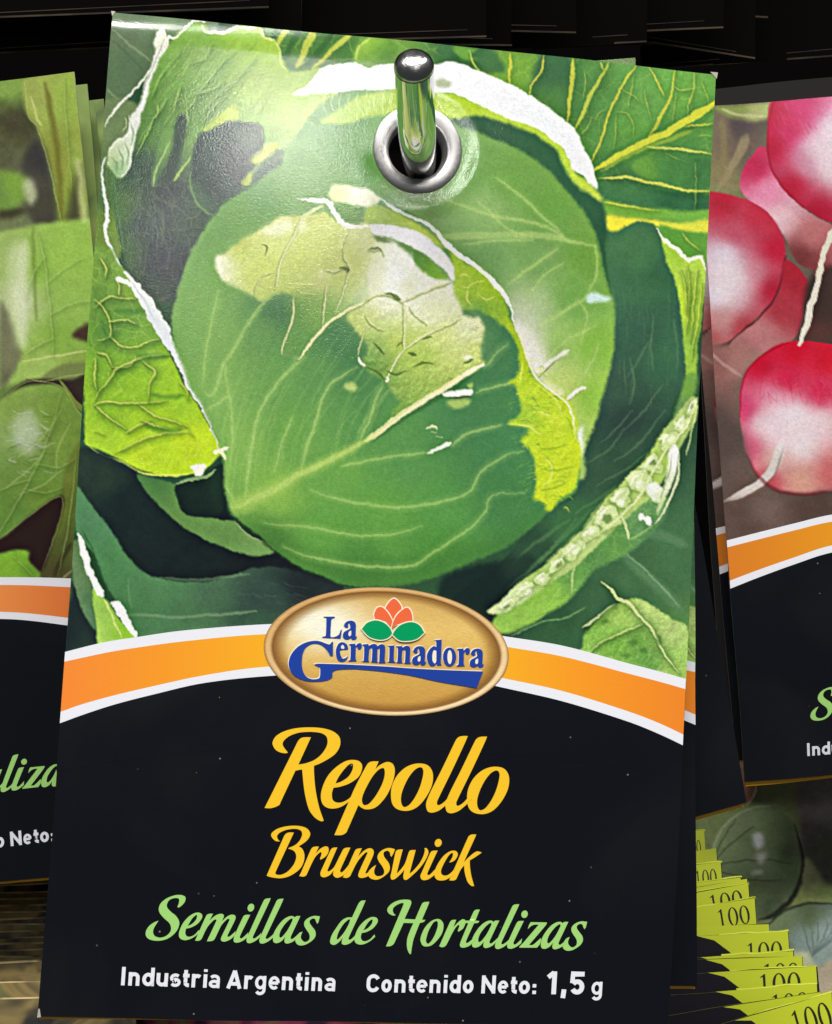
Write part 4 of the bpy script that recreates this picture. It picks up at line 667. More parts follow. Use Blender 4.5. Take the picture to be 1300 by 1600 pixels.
SUB_B = [
    G(W7, '310,640* 510,165 505,152 480,152 430,175 395,205 388,240 400,270 422,288* 390,292 345,270 325,235 335,200 380,155 450,122 530,112 585,120 597,150 580,200 520,330* 640,337* 715,165 740,142 800,137* 790,170 717,340* 757,342* 735,365 692,378* 625,550 605,640 592,730* 570,715 548,650 550,560 575,480 620,378* 510,375* 410,590 390,620 355,638'),
    G(W7, '700,570 712,510 750,430 810,365 870,335 920,337 955,375 960,430 940,500 890,570 830,625 775,642 725,630', '762,570 770,600 790,612 830,570 870,495 895,415 895,365 875,355 840,380 790,470'),
    G(W7, '912,640* 1030,375 1055,345 1105,340* 1072,425* 1130,365 1175,335 1205,345 1210,375 1180,440 1130,475* 1122,465 1140,410 1125,400 1090,440 1050,510 995,620 970,645 940,650'),
    G(W7, '1145,620 1165,560 1240,380* 1205,375* 1210,350* 1255,350* 1300,250 1325,228 1370,225* 1320,350* 1365,355* 1350,375 1305,380* 1215,580 1215,600 1235,600 1305,545* 1305,585* 1250,635 1190,655 1155,648'),
    G(W8, *_a, dx=-355, dy=53), G(W8, _l2, dx=205, dy=68), G(W8, _i, dx=-668, dy=70), [ell(W8, 575, 278, 36, 43, .35)],
    G(W8, '612,445* 625,400 645,367* 828,370* 815,400 650,595* 625,622* 665,625 710,590 755,548* 760,560 750,610 715,655* 515,655* 520,640 560,600 735,395* 690,395 650,410'),
    G(W8, *_a, dx=423, dy=66), G(W8, _s, dx=415, dy=62)]
# serif name on the oval
_sa = ('705,205 712,175 745,148 795,143 830,165 838,200 835,315 850,322* 838,350 800,358 782,338* 745,355 705,345 690,312 705,270 770,232 772,200 762,172 748,185 752,215 730,222', '785,250* 760,265 752,300 768,318 785,300')
_sr = '765,405* 830,402* 835,425* 865,398 895,400 905,430 890,465 865,465 850,440 838,445 835,575 848,600* 755,603* 757,592* 775,580 778,430 765,420*'
EMBLEM_NAME = [
    G(W9, '475,97* 600,97* 600,112* 572,118 560,140 550,310 560,328 600,325 645,300 668,245* 680,245* 665,345* 460,335* 462,322* 490,318 500,300 505,130 500,112 478,108*'),
    G(W9, *_sa),
    G(W9, '580,380* 568,380 540,410 500,400 430,375 360,370 270,390 180,440 110,520 80,610 90,690 140,760 220,805 320,828 430,828 520,812 570,780 572,735 590,710 640,695 800,688 1000,702 1155,718 1455,762 1755,828 2198,903* 2272,715* 1855,700 1455,680 1155,658 800,640 600,632 400,628 365,640* 420,665 435,690 430,780 400,800 340,802 280,775 240,710 228,620 240,510 280,440 340,405 400,402 460,425 510,475 550,540* 578,540*'),
    G(W9, '612,500 618,450 645,400 690,385 735,410 750,455 748,470* 665,478 665,530 690,570 725,560 748,543* 735,580 700,605 650,600 620,560', '670,455* 670,430 690,412 708,440 705,462*'),
    G(W9, _sr),
    G(W9, '915,410* 975,405* 985,425* 1030,405 1065,410 1080,430* 1120,408 1155,415 1168,450 1162,590 1175,620* 1095,620* 1100,600 1105,470 1095,455 1080,470 1078,600 1085,618* 1010,612* 1015,600 1022,470 1010,450 990,465 980,590 990,610* 900,605* 925,590 930,440 918,425*'),
    G(W9, '1195,425* 1270,422* 1265,590 1290,620* 1190,615* 1210,600 1215,445'),
    G(W10, '135,430* 200,428* 210,445* 250,425 285,435 295,470 290,600 305,630* 225,628* 235,605 240,490 225,470 205,485 200,600 212,622* 135,620* 150,600 155,460'),
    G(W10, *_sa, dx=-375, dy=287),
    G(W10, '650,355* 565,362* 585,375 590,440* 560,430 515,465 483,530 490,600 520,650 560,655 590,630* 600,650* 650,648* 640,620 645,500', '590,480* 560,475 545,520 545,590 570,625 588,600'),
    [ell(W10, 738, 552, 75, 108), ell(W10, 740, 552, 27, 80)],
    G(W10, _sr, dx=63, dy=55), G(W10, *_sa, dx=275, dy=315)]
PETALS = [G(WF, '683,112 710,135 720,165 678,225* 640,175 655,135'), G(WF, '590,215* 585,190 600,158 625,155 655,185 675,225 668,250* 640,225'), G(WF, '775,220* 770,185 755,160 735,160 700,190 680,225 670,262* 700,240')]
LEAVES = [G(WF, '523,262* 550,232 590,220 630,230 660,255 675,285* 650,308 610,315 560,300'), G(WF, '832,280* 810,245 770,228 720,240 690,265 675,290* 710,318 760,320 800,308')]

# plain sans lettering: strokes of even width in a unit box (x 0..1 of the given width, y 0 base .. 1 cap)
def arc(cx, cy, rx, ry, a0, a1, n=10):
    t = np.radians(np.linspace(a0, a1, n)); return [(cx+rx*math.cos(k), cy+ry*math.sin(k)) for k in t]
XH = 0.73
def sans(ch, w, h, t):
    """strokes (centre lines) of one letter, w wide and h cap high, line thickness t"""
    x = XH*h; a = t/2; L, R = a, w-a; r = min((w-t)/2, 0.30*h); m = w/2
    bowl = arc(m, x/2, (w-t)/2, (x-t)/2, 0, 360, 22)
    arch = arc(m, x-a-r*.9, (w-t)/2, r*.9, 180, 0, 9)
    if ch == 'I': return [[(m, 0), (m, h)]]
    if ch == 'n': return [[(L, 0), (L, x)], arch+[(R, 0)]]
    if ch == 'u': return [[(L, x)]+arc(m, a+r*.9, (w-t)/2, r*.9, 180, 360, 9)+[(R, x)], [(R, 0), (R, r)]]
    if ch == 'd': return [bowl, [(R, 0), (R, h)]]
    if ch == 'o': return [bowl]
    if ch == 'g': return [bowl, [(R, x)]+[(R, 0)]+arc(m, -.02*h, (w-t)/2, .21*h, 0, -150, 8)]
    if ch == 'a': return [arc(m, x-a-r*.75, (w-t)/2, r*.75, 150, 0, 8)+[(R, 0)], arc(m, .225*h, (w-t)/2, .225*h-a, 0, 360, 18)]
    if ch == 'e': return [[(L, x*.5), (R, x*.5)], arc(m, x/2, (w-t)/2, (x-t)/2, 0, 315, 20)]
    if ch == 's': return [arc(m, x-a-.165*h, (w-t)/2, .165*h, 40, 260, 9)+arc(m, a+.165*h, (w-t)/2, .165*h, 90, -150, 10)]
    if ch == 't': return [[(.42*w, .93*h), (.42*w, .24*h)]+arc(.42*w+.2*h, a+.13*h, .2*h, .13*h, 180, 270, 5)+[(w, a)], [(0, x-a), (w, x-a)]]
    if ch == 'r': return [[(L, 0), (L, x)], arc(m+.05*w, x-a-r*.8, (w-t)/2, r*.8, 180, 35, 8)]
    if ch == 'i': return [[(m, 0), (m, x)], [(m, .86*h), (m, h)]]
    if ch == 'A': return [[(L*.8, 0), (m, h-.03*h)], [(w-L*.8, 0), (m, h-.03*h)], [(.25*w, .26*h), (.75*w, .26*h)]]
    if ch == 'C': return [arc(m, h-a-.26*h, (w-t)/2, .26*h, 20, 180, 9)+arc(m, a+.26*h, (w-t)/2, .26*h, 180, 340, 9)]
    if ch == 'N': return [[(L, 0), (L, h)], [(R, 0), (R, h)], [(L, h-a*.9), (R, a*.9)]]
    if ch == ':': return [[(m, 0), (m, .19*h)], [(m, .36*h), (m, .55*h)]]
    if ch == '1': return [[(R, 0), (R, h)], [(0.1*w, .74*h), (R-a*.3, h-a*.5)]]
    if ch == ',': return [[(m*1.1, .22*h), (m*.8, -.16*h)]]
    if ch == '5': return [[(w*.97, h-a), (L, h-a), (L*.92, .5*h)], arc(m, .335*h, (w-t)/2, .335*h-a, 148, -155, 16)]
    return []

def ribbon(P, t):
    """closed outlines of a stroke with square ends"""
    P = np.array(P, float); n = len(P)
    closed = np.hypot(*(P[0]-P[-1])) < 1e-6
    d = np.gradient(P, axis=0)
    if closed: d[0] = d[-1] = P[1]-P[-2]
    else:
        d[0] = P[1]-P[0]; d[-1] = P[-1]-P[-2]
    nn = np.stack([-d[:, 1], d[:, 0]], 1)/(np.hypot(d[:, 0], d[:, 1])[:, None]+1e-9)*t/2
    # mitre at sharp bends
    if not closed:
        for i in range(1, n-1):
            a = P[i]-P[i-1]; b = P[i+1]-P[i]; c = (a@b)/(np.linalg.norm(a)*np.linalg.norm(b)+1e-9)
            nn[i] *= min(1.5, 1/max(.5, math.sqrt(max(0, (1+c)/2))))
    return P+nn, P-nn, closed

def sans_line(words, base0, base1, tilt, cap, t, k=1.0):
    """words: (char, x left, x right) -> list of (left side, right side, closed) in print coordinates"""
    out = []
    (x0, y0), (x1, y1) = base0, base1
    for ch, a, b in words:
        hh = cap if ch not in '15,' else cap*1.27
        tt = t if ch not in '15,' else t*1.3
        if ch in 'aesg': tt *= .84
        for st in sans(ch, b-a, hh, tt):
            A, B, c = ribbon(st, tt)
            r = []
            for S in (A, B):
                X = a+S[:, 0]; Y = y0+(X-x0)*(y1-y0)/(x1-x0)-S[:, 1]
                r.append(np.stack([X+S[:, 1]*tilt, Y], 1))
            out.append((r[0], r[1], c))
    return out
def spread(txt, xs, x0, k): return [(c, x0+xs[2*i]/k, x0+xs[2*i+1]/k) for i, c in enumerate(txt)]
ORIGIN = spread('Industria', [60, 110, 145, 270, 300, 435, 460, 590, 612, 735, 758, 830, 858, 970, 985, 1035, 1052, 1175], 180, 7.2222) \
    + spread('Argentina', [28, 192, 222, 330, 345, 468, 498, 622, 648, 772, 803, 875, 903, 950, 982, 1100, 1130, 1250], 350, 7.2222)
NETW = spread('Contenido', [50, 200, 218, 335, 365, 490, 520, 592, 613, 738, 762, 885, 918, 965, 988, 1113, 1138, 1258], 565, 7.2222) \
    + spread('Neto:1,5g', [72, 208, 230, 330, 355, 415, 433, 540, 562, 605, 703, 795, 843, 893, 928, 1065, 1135, 1238], 740, 6.1905)
# ------------------------------------------------------------------ materials
def srgb(c):
    c = np.asarray(c, np.float64)/255.0
    return np.where(c <= 0.04045, c/12.92, ((c+0.055)/1.055)**2.4)
def new_mat(name):
    m = bpy.data.materials.new(name); m.use_nodes = True
    nt = m.node_tree; return m, nt, nt.nodes['Principled BSDF']
def paper_relief(nt, b, fine=1.0):
    """the slight orange-peel grain of varnished paper"""
    tc = nt.nodes.new('ShaderNodeTexCoord')
    n1 = nt.nodes.new('ShaderNodeTexNoise'); n1.inputs['Scale'].default_value = 4300; n1.inputs['Detail'].default_value = 2
    n2 = nt.nodes.new('ShaderNodeTexNoise'); n2.inputs['Scale'].default_value = 70; n2.inputs['Detail'].default_value = 0
    nt.links.new(tc.outputs['Object'], n1.inputs['Vector']); nt.links.new(tc.outputs['Object'], n2.inputs['Vector'])
    b1 = nt.nodes.new('ShaderNodeBump'); b1.inputs['Strength'].default_value = 1.0; b1.inputs['Distance'].default_value = 1.3e-5*fine
    b2 = nt.nodes.new('ShaderNodeBump'); b2.inputs['Strength'].default_value = 1.0; b2.inputs['Distance'].default_value = 1.0e-4*fine
    nt.links.new(n1.outputs['Fac'], b1.inputs['Height']); nt.links.new(n2.outputs['Fac'], b2.inputs['Height'])
    nt.links.new(b2.outputs['Normal'], b1.inputs['Normal']); nt.links.new(b1.outputs['Normal'], b.inputs['Normal'])
    return tc
def ink(name, c, rough=0.2, fine=1.0, spec=0.45):
    m, nt, b = new_mat(name); paper_relief(nt, b, fine)
    l = srgb(c); b.inputs['Base Color'].default_value = (*l, 1); b.inputs['Roughness'].default_value = rough; b.inputs['Specular IOR Level'].default_value = spec
    return m
def print_mat(name, rough=0.12, fine=1.0):
    m, nt, b = new_mat(name); paper_relief(nt, b, fine)
    a = nt.nodes.new('ShaderNodeAttribute'); a.attribute_name = 'print'
    nt.links.new(a.outputs['Color'], b.inputs['Base Color']); b.inputs['Roughness'].default_value = rough
    return m
def dust_sheen_black(name, c):
    m, nt, b = new_mat(name); tc = paper_relief(nt, b)
    v = nt.nodes.new('ShaderNodeTexVoronoi'); v.inputs['Scale'].default_value = 420
    nt.links.new(tc.outputs['Object'], v.inputs['Vector'])
    near = nt.nodes.new('ShaderNodeMath'); near.operation = 'LESS_THAN'; near.inputs[1].default_value = 0.05
    nt.links.new(v.outputs['Distance'], near.inputs[0])
    sep = nt.nodes.new('ShaderNodeSeparateColor'); nt.links.new(v.outputs['Color'], sep.inputs[0])
    few = nt.nodes.new('ShaderNodeMath'); few.operation = 'GREATER_THAN'; few.inputs[1].default_value = 0.6
    nt.links.new(sep.outputs[0], few.inputs[0])
    mul = nt.nodes.new('ShaderNodeMath'); mul.operation = 'MULTIPLY'; nt.links.new(near.outputs[0], mul.inputs[0]); nt.links.new(few.outputs[0], mul.inputs[1])
    amp = nt.nodes.new('ShaderNodeMath'); amp.operation = 'MULTIPLY'; nt.links.new(mul.outputs[0], amp.inputs[0]); nt.links.new(sep.outputs[1], amp.inputs[1])
    n = nt.nodes.new('ShaderNodeTexNoise'); n.inputs['Scale'].default_value = 45; n.inputs['Detail'].default_value = 4; nt.links.new(tc.outputs['Object'], n.inputs['Vector'])
    rr = nt.nodes.new('ShaderNodeMapRange'); rr.inputs['To Min'].default_value = 0.17; rr.inputs['To Max'].default_value = 0.27; nt.links.new(n.outputs['Fac'], rr.inputs['Value']); nt.links.new(rr.outputs[0], b.inputs['Roughness'])
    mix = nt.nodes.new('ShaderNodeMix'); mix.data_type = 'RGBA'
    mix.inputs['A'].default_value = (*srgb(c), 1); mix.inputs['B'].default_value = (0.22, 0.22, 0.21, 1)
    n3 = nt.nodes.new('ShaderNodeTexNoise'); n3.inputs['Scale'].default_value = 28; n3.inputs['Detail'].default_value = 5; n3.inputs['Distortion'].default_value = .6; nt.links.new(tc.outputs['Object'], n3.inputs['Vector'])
    fm = nt.nodes.new('ShaderNodeMapRange'); fm.inputs['From Min'].default_value = .45; fm.inputs['From Max'].default_value = .8; fm.inputs['To Max'].default_value = .035; nt.links.new(n3.outputs['Fac'], fm.inputs['Value'])  # cloudy grey film in the colour stands in for sheen; specks are dust
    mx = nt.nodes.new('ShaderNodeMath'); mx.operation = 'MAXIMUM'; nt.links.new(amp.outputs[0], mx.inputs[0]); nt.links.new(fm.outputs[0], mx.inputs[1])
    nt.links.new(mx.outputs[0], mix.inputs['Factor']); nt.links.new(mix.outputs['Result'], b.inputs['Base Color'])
    return m
def mottled(name, cols, scale, rough=0.4):
    """blurry printed picture: broad patches of the given colours, different on every packet"""
    m, nt, b = new_mat(name); tc = paper_relief(nt, b)
    oi = nt.nodes.new('ShaderNodeObjectInfo')
    ad = nt.nodes.new('ShaderNodeVectorMath'); ad.operation = 'ADD'
    nt.links.new(tc.outputs['Object'], ad.inputs[0]); nt.links.new(oi.outputs['Random'], ad.inputs[1])
    n = nt.nodes.new('ShaderNodeTexNoise'); n.inputs['Scale'].default_value = scale; n.inputs['Detail'].default_value = 3; n.inputs['Distortion'].default_value = 1.2
    nt.links.new(ad.outputs[0], n.inputs['Vector'])
    r = nt.nodes.new('ShaderNodeValToRGB'); el = r.color_ramp.elements
    while len(el) < len(cols): el.new(0.5)
    for e, (p, c) in zip(el, cols): e.position = p; e.color = (*srgb(c), 1)
    nt.links.new(n.outputs['Fac'], r.inputs[0]); nt.links.new(r.outputs[0], b.inputs['Base Color']); b.inputs['Roughness'].default_value = rough
    return m
def metal(name, base, rough, bump=0.0, scale=900):
    m, nt, b = new_mat(name); b.inputs['Metallic'].default_value = 1; b.inputs['Base Color'].default_value = (*base, 1); b.inputs['Roughness'].default_value = rough
    tc = nt.nodes.new('ShaderNodeTexCoord'); n = nt.nodes.new('ShaderNodeTexNoise'); n.inputs['Scale'].default_value = scale; n.inputs['Detail'].default_value = 4
    nt.links.new(tc.outputs['Object'], n.inputs['Vector'])
    rr = nt.nodes.new('ShaderNodeMapRange'); rr.inputs['To Min'].default_value = rough*.6; rr.inputs['To Max'].default_value = rough*1.6
    nt.links.new(n.outputs['Fac'], rr.inputs['Value']); nt.links.new(rr.outputs[0], b.inputs['Roughness'])
    if bump:
        bp = nt.nodes.new('ShaderNodeBump'); bp.inputs['Strength'].default_value = 1; bp.inputs['Distance'].default_value = bump
        nt.links.new(n.outputs['Fac'], bp.inputs['Height']); nt.links.new(bp.outputs['Normal'], b.inputs['Normal'])
    return m

M_PRINT = print_mat('printed_picture'); M_BLACK = dust_sheen_black('printed_black', (13, 16, 23))
M_WHITE = ink('white_ink', (236, 238, 246)); M_YELLOW = ink('yellow_ink', (250, 200, 44)); M_GREEN = ink('light_green_ink', (164, 218, 122))
M_BLUE = ink('blue_ink', (32, 66, 160)); M_CREAM = ink('cream_ink', (250, 240, 214)); M_RED = ink('orange_red_ink', (240, 108, 66)); M_LEAF = ink('leaf_green_ink', (0, 158, 96))
M_EDGE = ink('paper_edge', (176, 172, 158), .7); M_BACK = ink('yellow_back', (226, 170, 40), .45)
M_CHROME = metal('chrome', (.78, .78, .78), .07, 4e-6); M_TIP = metal('rough_chrome', (.5, .5, .5), .24, 1.2e-4, 900); M_RING = metal('brushed_eyelet', (.62, .61, .60), .40, 3e-6, 3000)
M_BARREL = metal('dark_eyelet', (.10, .10, .10), .35)

# ------------------------------------------------------------------ geometry helpers
def link_mesh(name, V, Fc, mat, root=None, smooth=True, colors=None):
    V = np.asarray(V, np.float64)
    off = np.array(root.location) if root is not None and root.get('_o') is None else np.array(root['_o']) if root is not None else np.zeros(3)
    V = (V-off).astype(np.float32)
    me = bpy.data.meshes.new(name)
    Fa = np.asarray(Fc, np.int32); k = Fa.shape[1]
    me.vertices.add(len(V)); me.vertices.foreach_set('co', V.ravel())
    me.loops.add(Fa.size); me.loops.foreach_set('vertex_index', Fa.ravel())
    me.polygons.add(len(Fa)); me.polygons.foreach_set('loop_start', np.arange(0, Fa.size, k, dtype=np.int32)); me.polygons.foreach_set('loop_total', np.full(len(Fa), k, np.int32))
    if smooth: me.polygons.foreach_set('use_smooth', np.ones(len(Fa), bool))
    me.update(calc_edges=True); me.validate()
    if colors is not None:
        at = me.color_attributes.new('print', 'FLOAT_COLOR', 'POINT')
        c = np.ones((len(V), 4), np.float32); c[:, :3] = srgb(colors*255); at.data.foreach_set('color', c.ravel())
    me.materials.append(mat)
    o = bpy.data.objects.new(name, me); COL.objects.link(o)
    if root is not None: o.parent = root
    o['_o'] = [float(x) for x in off]
    return o
def thing(name, label, cat, loc, group=None):
    o = bpy.data.objects.new(name, None); COL.objects.link(o); o.location = [float(x) for x in loc]; o.empty_display_size = .01
    o['label'] = label; o['category'] = cat
    if group: o['group'] = group
    return o

class Sheet:
    """a packet front: a plane in the rack, with gentle bending; at() finds the point of the
    plane that carries a given spot of the print"""
    def __init__(s, px, py, depth, n, bend=None):
        s.n = np.array(n, float); s.n /= np.linalg.norm(s.n)
        s.o = np.array([(px-650)/F*depth, depth, (800-py)/F*depth]); s.bend = bend
    def at(s, X, Y, off=0.0):
        X = np.asarray(X, float); Y = np.asarray(Y, float)
        d = np.stack([(X-650)/F, np.ones_like(X), (800-Y)/F], -1)
        t = (s.o@s.n)/(d@s.n)
        P = d*t[..., None]
        h = off+(s.bend(X, Y) if s.bend else 0.0)
        return P+s.n*(np.asarray(h)[..., None] if np.ndim(h) else h)
def quad_px(q, u, v):
    (ax, ay), (bx, by), (cx, cy), (dx, dy) = q
    X = (ax*(1-u)+bx*u)*(1-v)+(dx*(1-u)+cx*u)*v
    Y = (ay*(1-u)+by*u)*(1-v)+(dy*(1-u)+cy*u)*v
    # hand-cut, handled paper: the edges are never quite straight
    X = X+.9*np.sin(8.7*v+ax*.37)+.5*np.sin(21*v+ay*.2)
    Y = Y+.9*np.sin(7.9*u+ay*.41)+.5*np.sin(19*u+ax*.3)
    return X, Y
def grid(name, sh, q, nu, nv, mat, root, v0=0., v1=1., paint=None, hole=None, off=0., u0=0., u1=1.):
    u, v = np.meshgrid(np.linspace(u0, u1, nu+1), np.linspace(v0, v1, nv+1))
    X, Y = quad_px(q, u, v)
    P = sh.at(X, Y, off).reshape(-1, 3)
    i = (np.arange(nv)[:, None]*(nu+1)+np.arange(nu)[None, :])
    fc = np.stack([i, i+nu+1, i+nu+2, i+1], -1).reshape(-1, 4)
    if hole:
        cx, cy, r = hole
        mx = (X[:-1, :-1]+X[1:, 1:])/2; my = (Y[:-1, :-1]+Y[1:, 1:])/2
        keep = (np.hypot(mx-cx, my-cy) > r).ravel(); fc = fc[keep]
    col = paint.sample(X, Y).reshape(-1, 3) if paint is not None else None
    return link_mesh(name, P, fc, mat, root, True, col)
def rimstrip(name, sh, q, th, mat, root, n=40, o0=0.0):
    u = np.concatenate([np.linspace(0, 1, n, False), np.ones(n), np.linspace(1, 0, n, False), np.zeros(n)])
    v = np.concatenate([np.zeros(n), np.linspace(0, 1, n, False), np.ones(n), np.linspace(1, 0, n, False)])
    X, Y = quad_px(q, u, v); N = len(X)
    P = np.concatenate([sh.at(X, Y, o0), sh.at(X, Y, o0-th)]); i = np.arange(N); j = (i+1) % N
    return link_mesh(name, P, np.stack([i, j, j+N, i+N], 1), mat, root, False)
def glyphs(name, sh, gl, mat, root, off, tr=None, shift=(0, 0)):
    V = []; Fc = []; b = 0
    for k, g in enumerate(gl):
        loops = [np.array(l)+np.array(shift) for l in g]
        if tr: loops = [tr(l) for l in loops]
        allp = np.concatenate(loops)
        tri = tessellate_polygon([[Vector((p[0], p[1], 0)) for p in l] for l in loops])
        V.append(sh.at(allp[:, 0], allp[:, 1], off+1.2e-5*(k % 3))); Fc += [(a+b, c+b, d+b) for a, c, d in tri]; b += len(allp)
    V = np.concatenate(V); Fc = np.array(Fc)
    nn = np.cross(V[Fc[:, 1]]-V[Fc[:, 0]], V[Fc[:, 2]]-V[Fc[:, 0]]); fl = (nn@sh.n) < 0
    Fc[fl] = Fc[fl][:, ::-1]
    return link_mesh(name, V, Fc, mat, root, False)
def strokes(name, sh, st, mat, root, off, tr=None):
    V = []; Fc = []; b = 0
    for k, (A, B, c) in enumerate(st):
        n = len(A); p = np.concatenate([A, B])
        if tr: p = tr(p)
        V.append(sh.at(p[:, 0], p[:, 1], off+1.4e-5*(k % 4)))
        Fc += [(b+i, b+i+1, b+n+i+1, b+n+i) for i in range(n-1)]; b += 2*n
    V = np.concatenate(V); Fc = np.array(Fc)
    nn = np.cross(V[Fc[:, 1]]-V[Fc[:, 0]], V[Fc[:, 2]]-V[Fc[:, 0]]); fl = (nn@sh.n) < 0
    Fc[fl] = Fc[fl][:, ::-1]
    return link_mesh(name, V, Fc, mat, root, False)
def curve_y(pts):
    p = spline([(a, b) for a, b in pts], False, 8); return p
def band(name, sh, up, lo, mat, root, off, xl, xr, n=120, grad=None):
    """strip between two printed curves; xl, xr give the left and right end (x as a function of y)"""
    U = curve_y(up); L = curve_y(lo); rows = 5; X = []; Y = []
    for k in np.linspace(0, 1, rows):
        f = lambda x: np.interp(x, U[:, 0], U[:, 1])*(1-k)+np.interp(x, L[:, 0], L[:, 1])*k
        a, b = U[0, 0], U[-1, 0]
        for _ in range(4): a, b = float(xl(f(a))), float(xr(f(b)))
        x = np.linspace(a, b, n); X.append(x); Y.append(f(x))
    X = np.array(X); Y = np.array(Y)
    P = sh.at(X, Y, off).reshape(-1, 3)
    i = (np.arange(rows-1)[:, None]*n+np.arange(n-1)[None, :])
    fc = np.stack([i, i+n, i+n+1, i+1], -1).reshape(-1, 4)
    col = None
    if grad is not None:
        col = np.stack([np.interp(X.ravel(), grad[0], [g[k] for g in grad[1]]) for k in range(3)], 1)/255
    return link_mesh(name, P, fc, mat, root, True, col)
def edge_x(a, b): return lambda y: a[0]+(np.asarray(y)-a[1])*(b[0]-a[0])/(b[1]-a[1])
def noise2(seed, amp, cell):
    r = np.random.RandomState(seed); k = r.randn(6, 2)/cell*2*math.pi*.35; ph = r.rand(6)*6.28; am = r.rand(6)+.4; am = am/am.sum()*amp
    return lambda X, Y: sum(a*np.sin(k_[0]*X+k_[1]*Y+p) for a, k_, p in zip(am, k, ph))

# ------------------------------------------------------------------ the setting: dark back of the rack
bp = link_mesh('back_wall', [(-.7, .52, -.6), (.7, .52, -.6), (.7, .52, .6), (-.7, .52, .6)], [(0, 1, 2, 3)], ink('dark_panel', (9, 8, 8), 1, spec=.0))
bp['kind'] = 'structure'; bp['label'] = 'black back panel of the seed rack in shadow'

# ------------------------------------------------------------------ main packet
EX, EY = 653.0, 233.0
_nz = noise2(3, 2.0e-4, 330)
def bend_main(X, Y):
    r = np.hypot(X-EX, (Y-EY)*1.04)
    an = np.arctan2(Y-EY, X-EX)
    ridge = (.5+.5*np.cos(an-.35))*(.7+.3*np.sin(5*an))*1.1e-4*np.exp(-((r-97)/12.0)**2)-1.2e-4*np.exp(-(r/75.0)**2)
    corner = -9e-4*np.clip((330-X-(Y-15)*.16)/330, 0, 1)**2
    top = -8e-4*np.clip((45-(Y-0.106*(X-175)-15))/45, 0, 1)**2*np.clip((700-X)/500, 0.15, 1)
    return ridge+corner+top+_nz(X, Y)
Q = [(175, 15), (1118, 115), (1045, 1606), (60, 1588)]
S = Sheet(175, 15, .1983, (0.141, -0.989, 0.052), bend_main)
base = S.at(552, 1597)
main = thing('seed_packet', 'large cabbage seed packet hanging in front with orange band and yellow title', 'seed packet', base, 'seed packets on the rack')
CAB = paint_cabbage()
VB = 0.69
grid('picture_panel', S, Q, 620, 700, M_PRINT, main, 0, VB, CAB, (EX, EY, 58))
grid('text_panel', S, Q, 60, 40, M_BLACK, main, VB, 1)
rimstrip('paper_edge', S, Q, 4.5e-4, M_EDGE, main)
grid('back_sheet', S, [(178, 20), (1112, 119), (1038, 1606), (62, 1593)], 30, 40, M_BACK, main, off=-5.5e-4, hole=(EX, EY, 90))
xl = edge_x(Q[0], Q[3]); xr = edge_x(Q[1], Q[2])
c1 = [(100, 1019), (160, 1004), (210, 996), (288, 985), (424, 975), (600, 972), (700, 979), (788, 994), (880, 1009), (980, 1036), (1030, 1049), (1072, 1061)]
c2 = [(100, 1034), (160, 1021), (200, 1014), (288, 1002), (414, 991), (600, 988), (700, 995), (794, 1011), (880, 1026), (980, 1052), (1030, 1065), (1072, 1077)]
c3 = [(96, 1112), (126, 1101), (180, 1086), (240, 1072), (320, 1055), (414, 1042), (600, 1034), (700, 1042), (788, 1060), (880, 1080), (980, 1111), (1030, 1130), (1070, 1149)]
c4 = [(94, 1130), (126, 1118), (178, 1101), (240, 1085), (320, 1067), (424, 1056), (600, 1048), (700, 1056), (784, 1074), (880, 1096), (980, 1127), (1030, 1147), (1070, 1166)]
c5 = [(92, 1205), (300, 1175), (600, 1170), (900, 1190), (1070, 1215)]
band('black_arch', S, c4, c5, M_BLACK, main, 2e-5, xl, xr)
band('white_stripe', S, c1, c2, M_WHITE, main, 4e-5, xl, xr)
OR = ([100, 250, 420, 600, 790, 920, 1060], [(246, 140, 56), (246, 156, 44), (248, 178, 40), (248, 184, 40), (248, 176, 40), (246, 154, 40), (240, 138, 44)])
band('orange_stripe', S, c2, c3, M_PRINT, main, 4e-5, xl, xr, grad=OR)
band('white_stripe', S, c3, c4, M_WHITE, main, 4e-5, xl, xr)

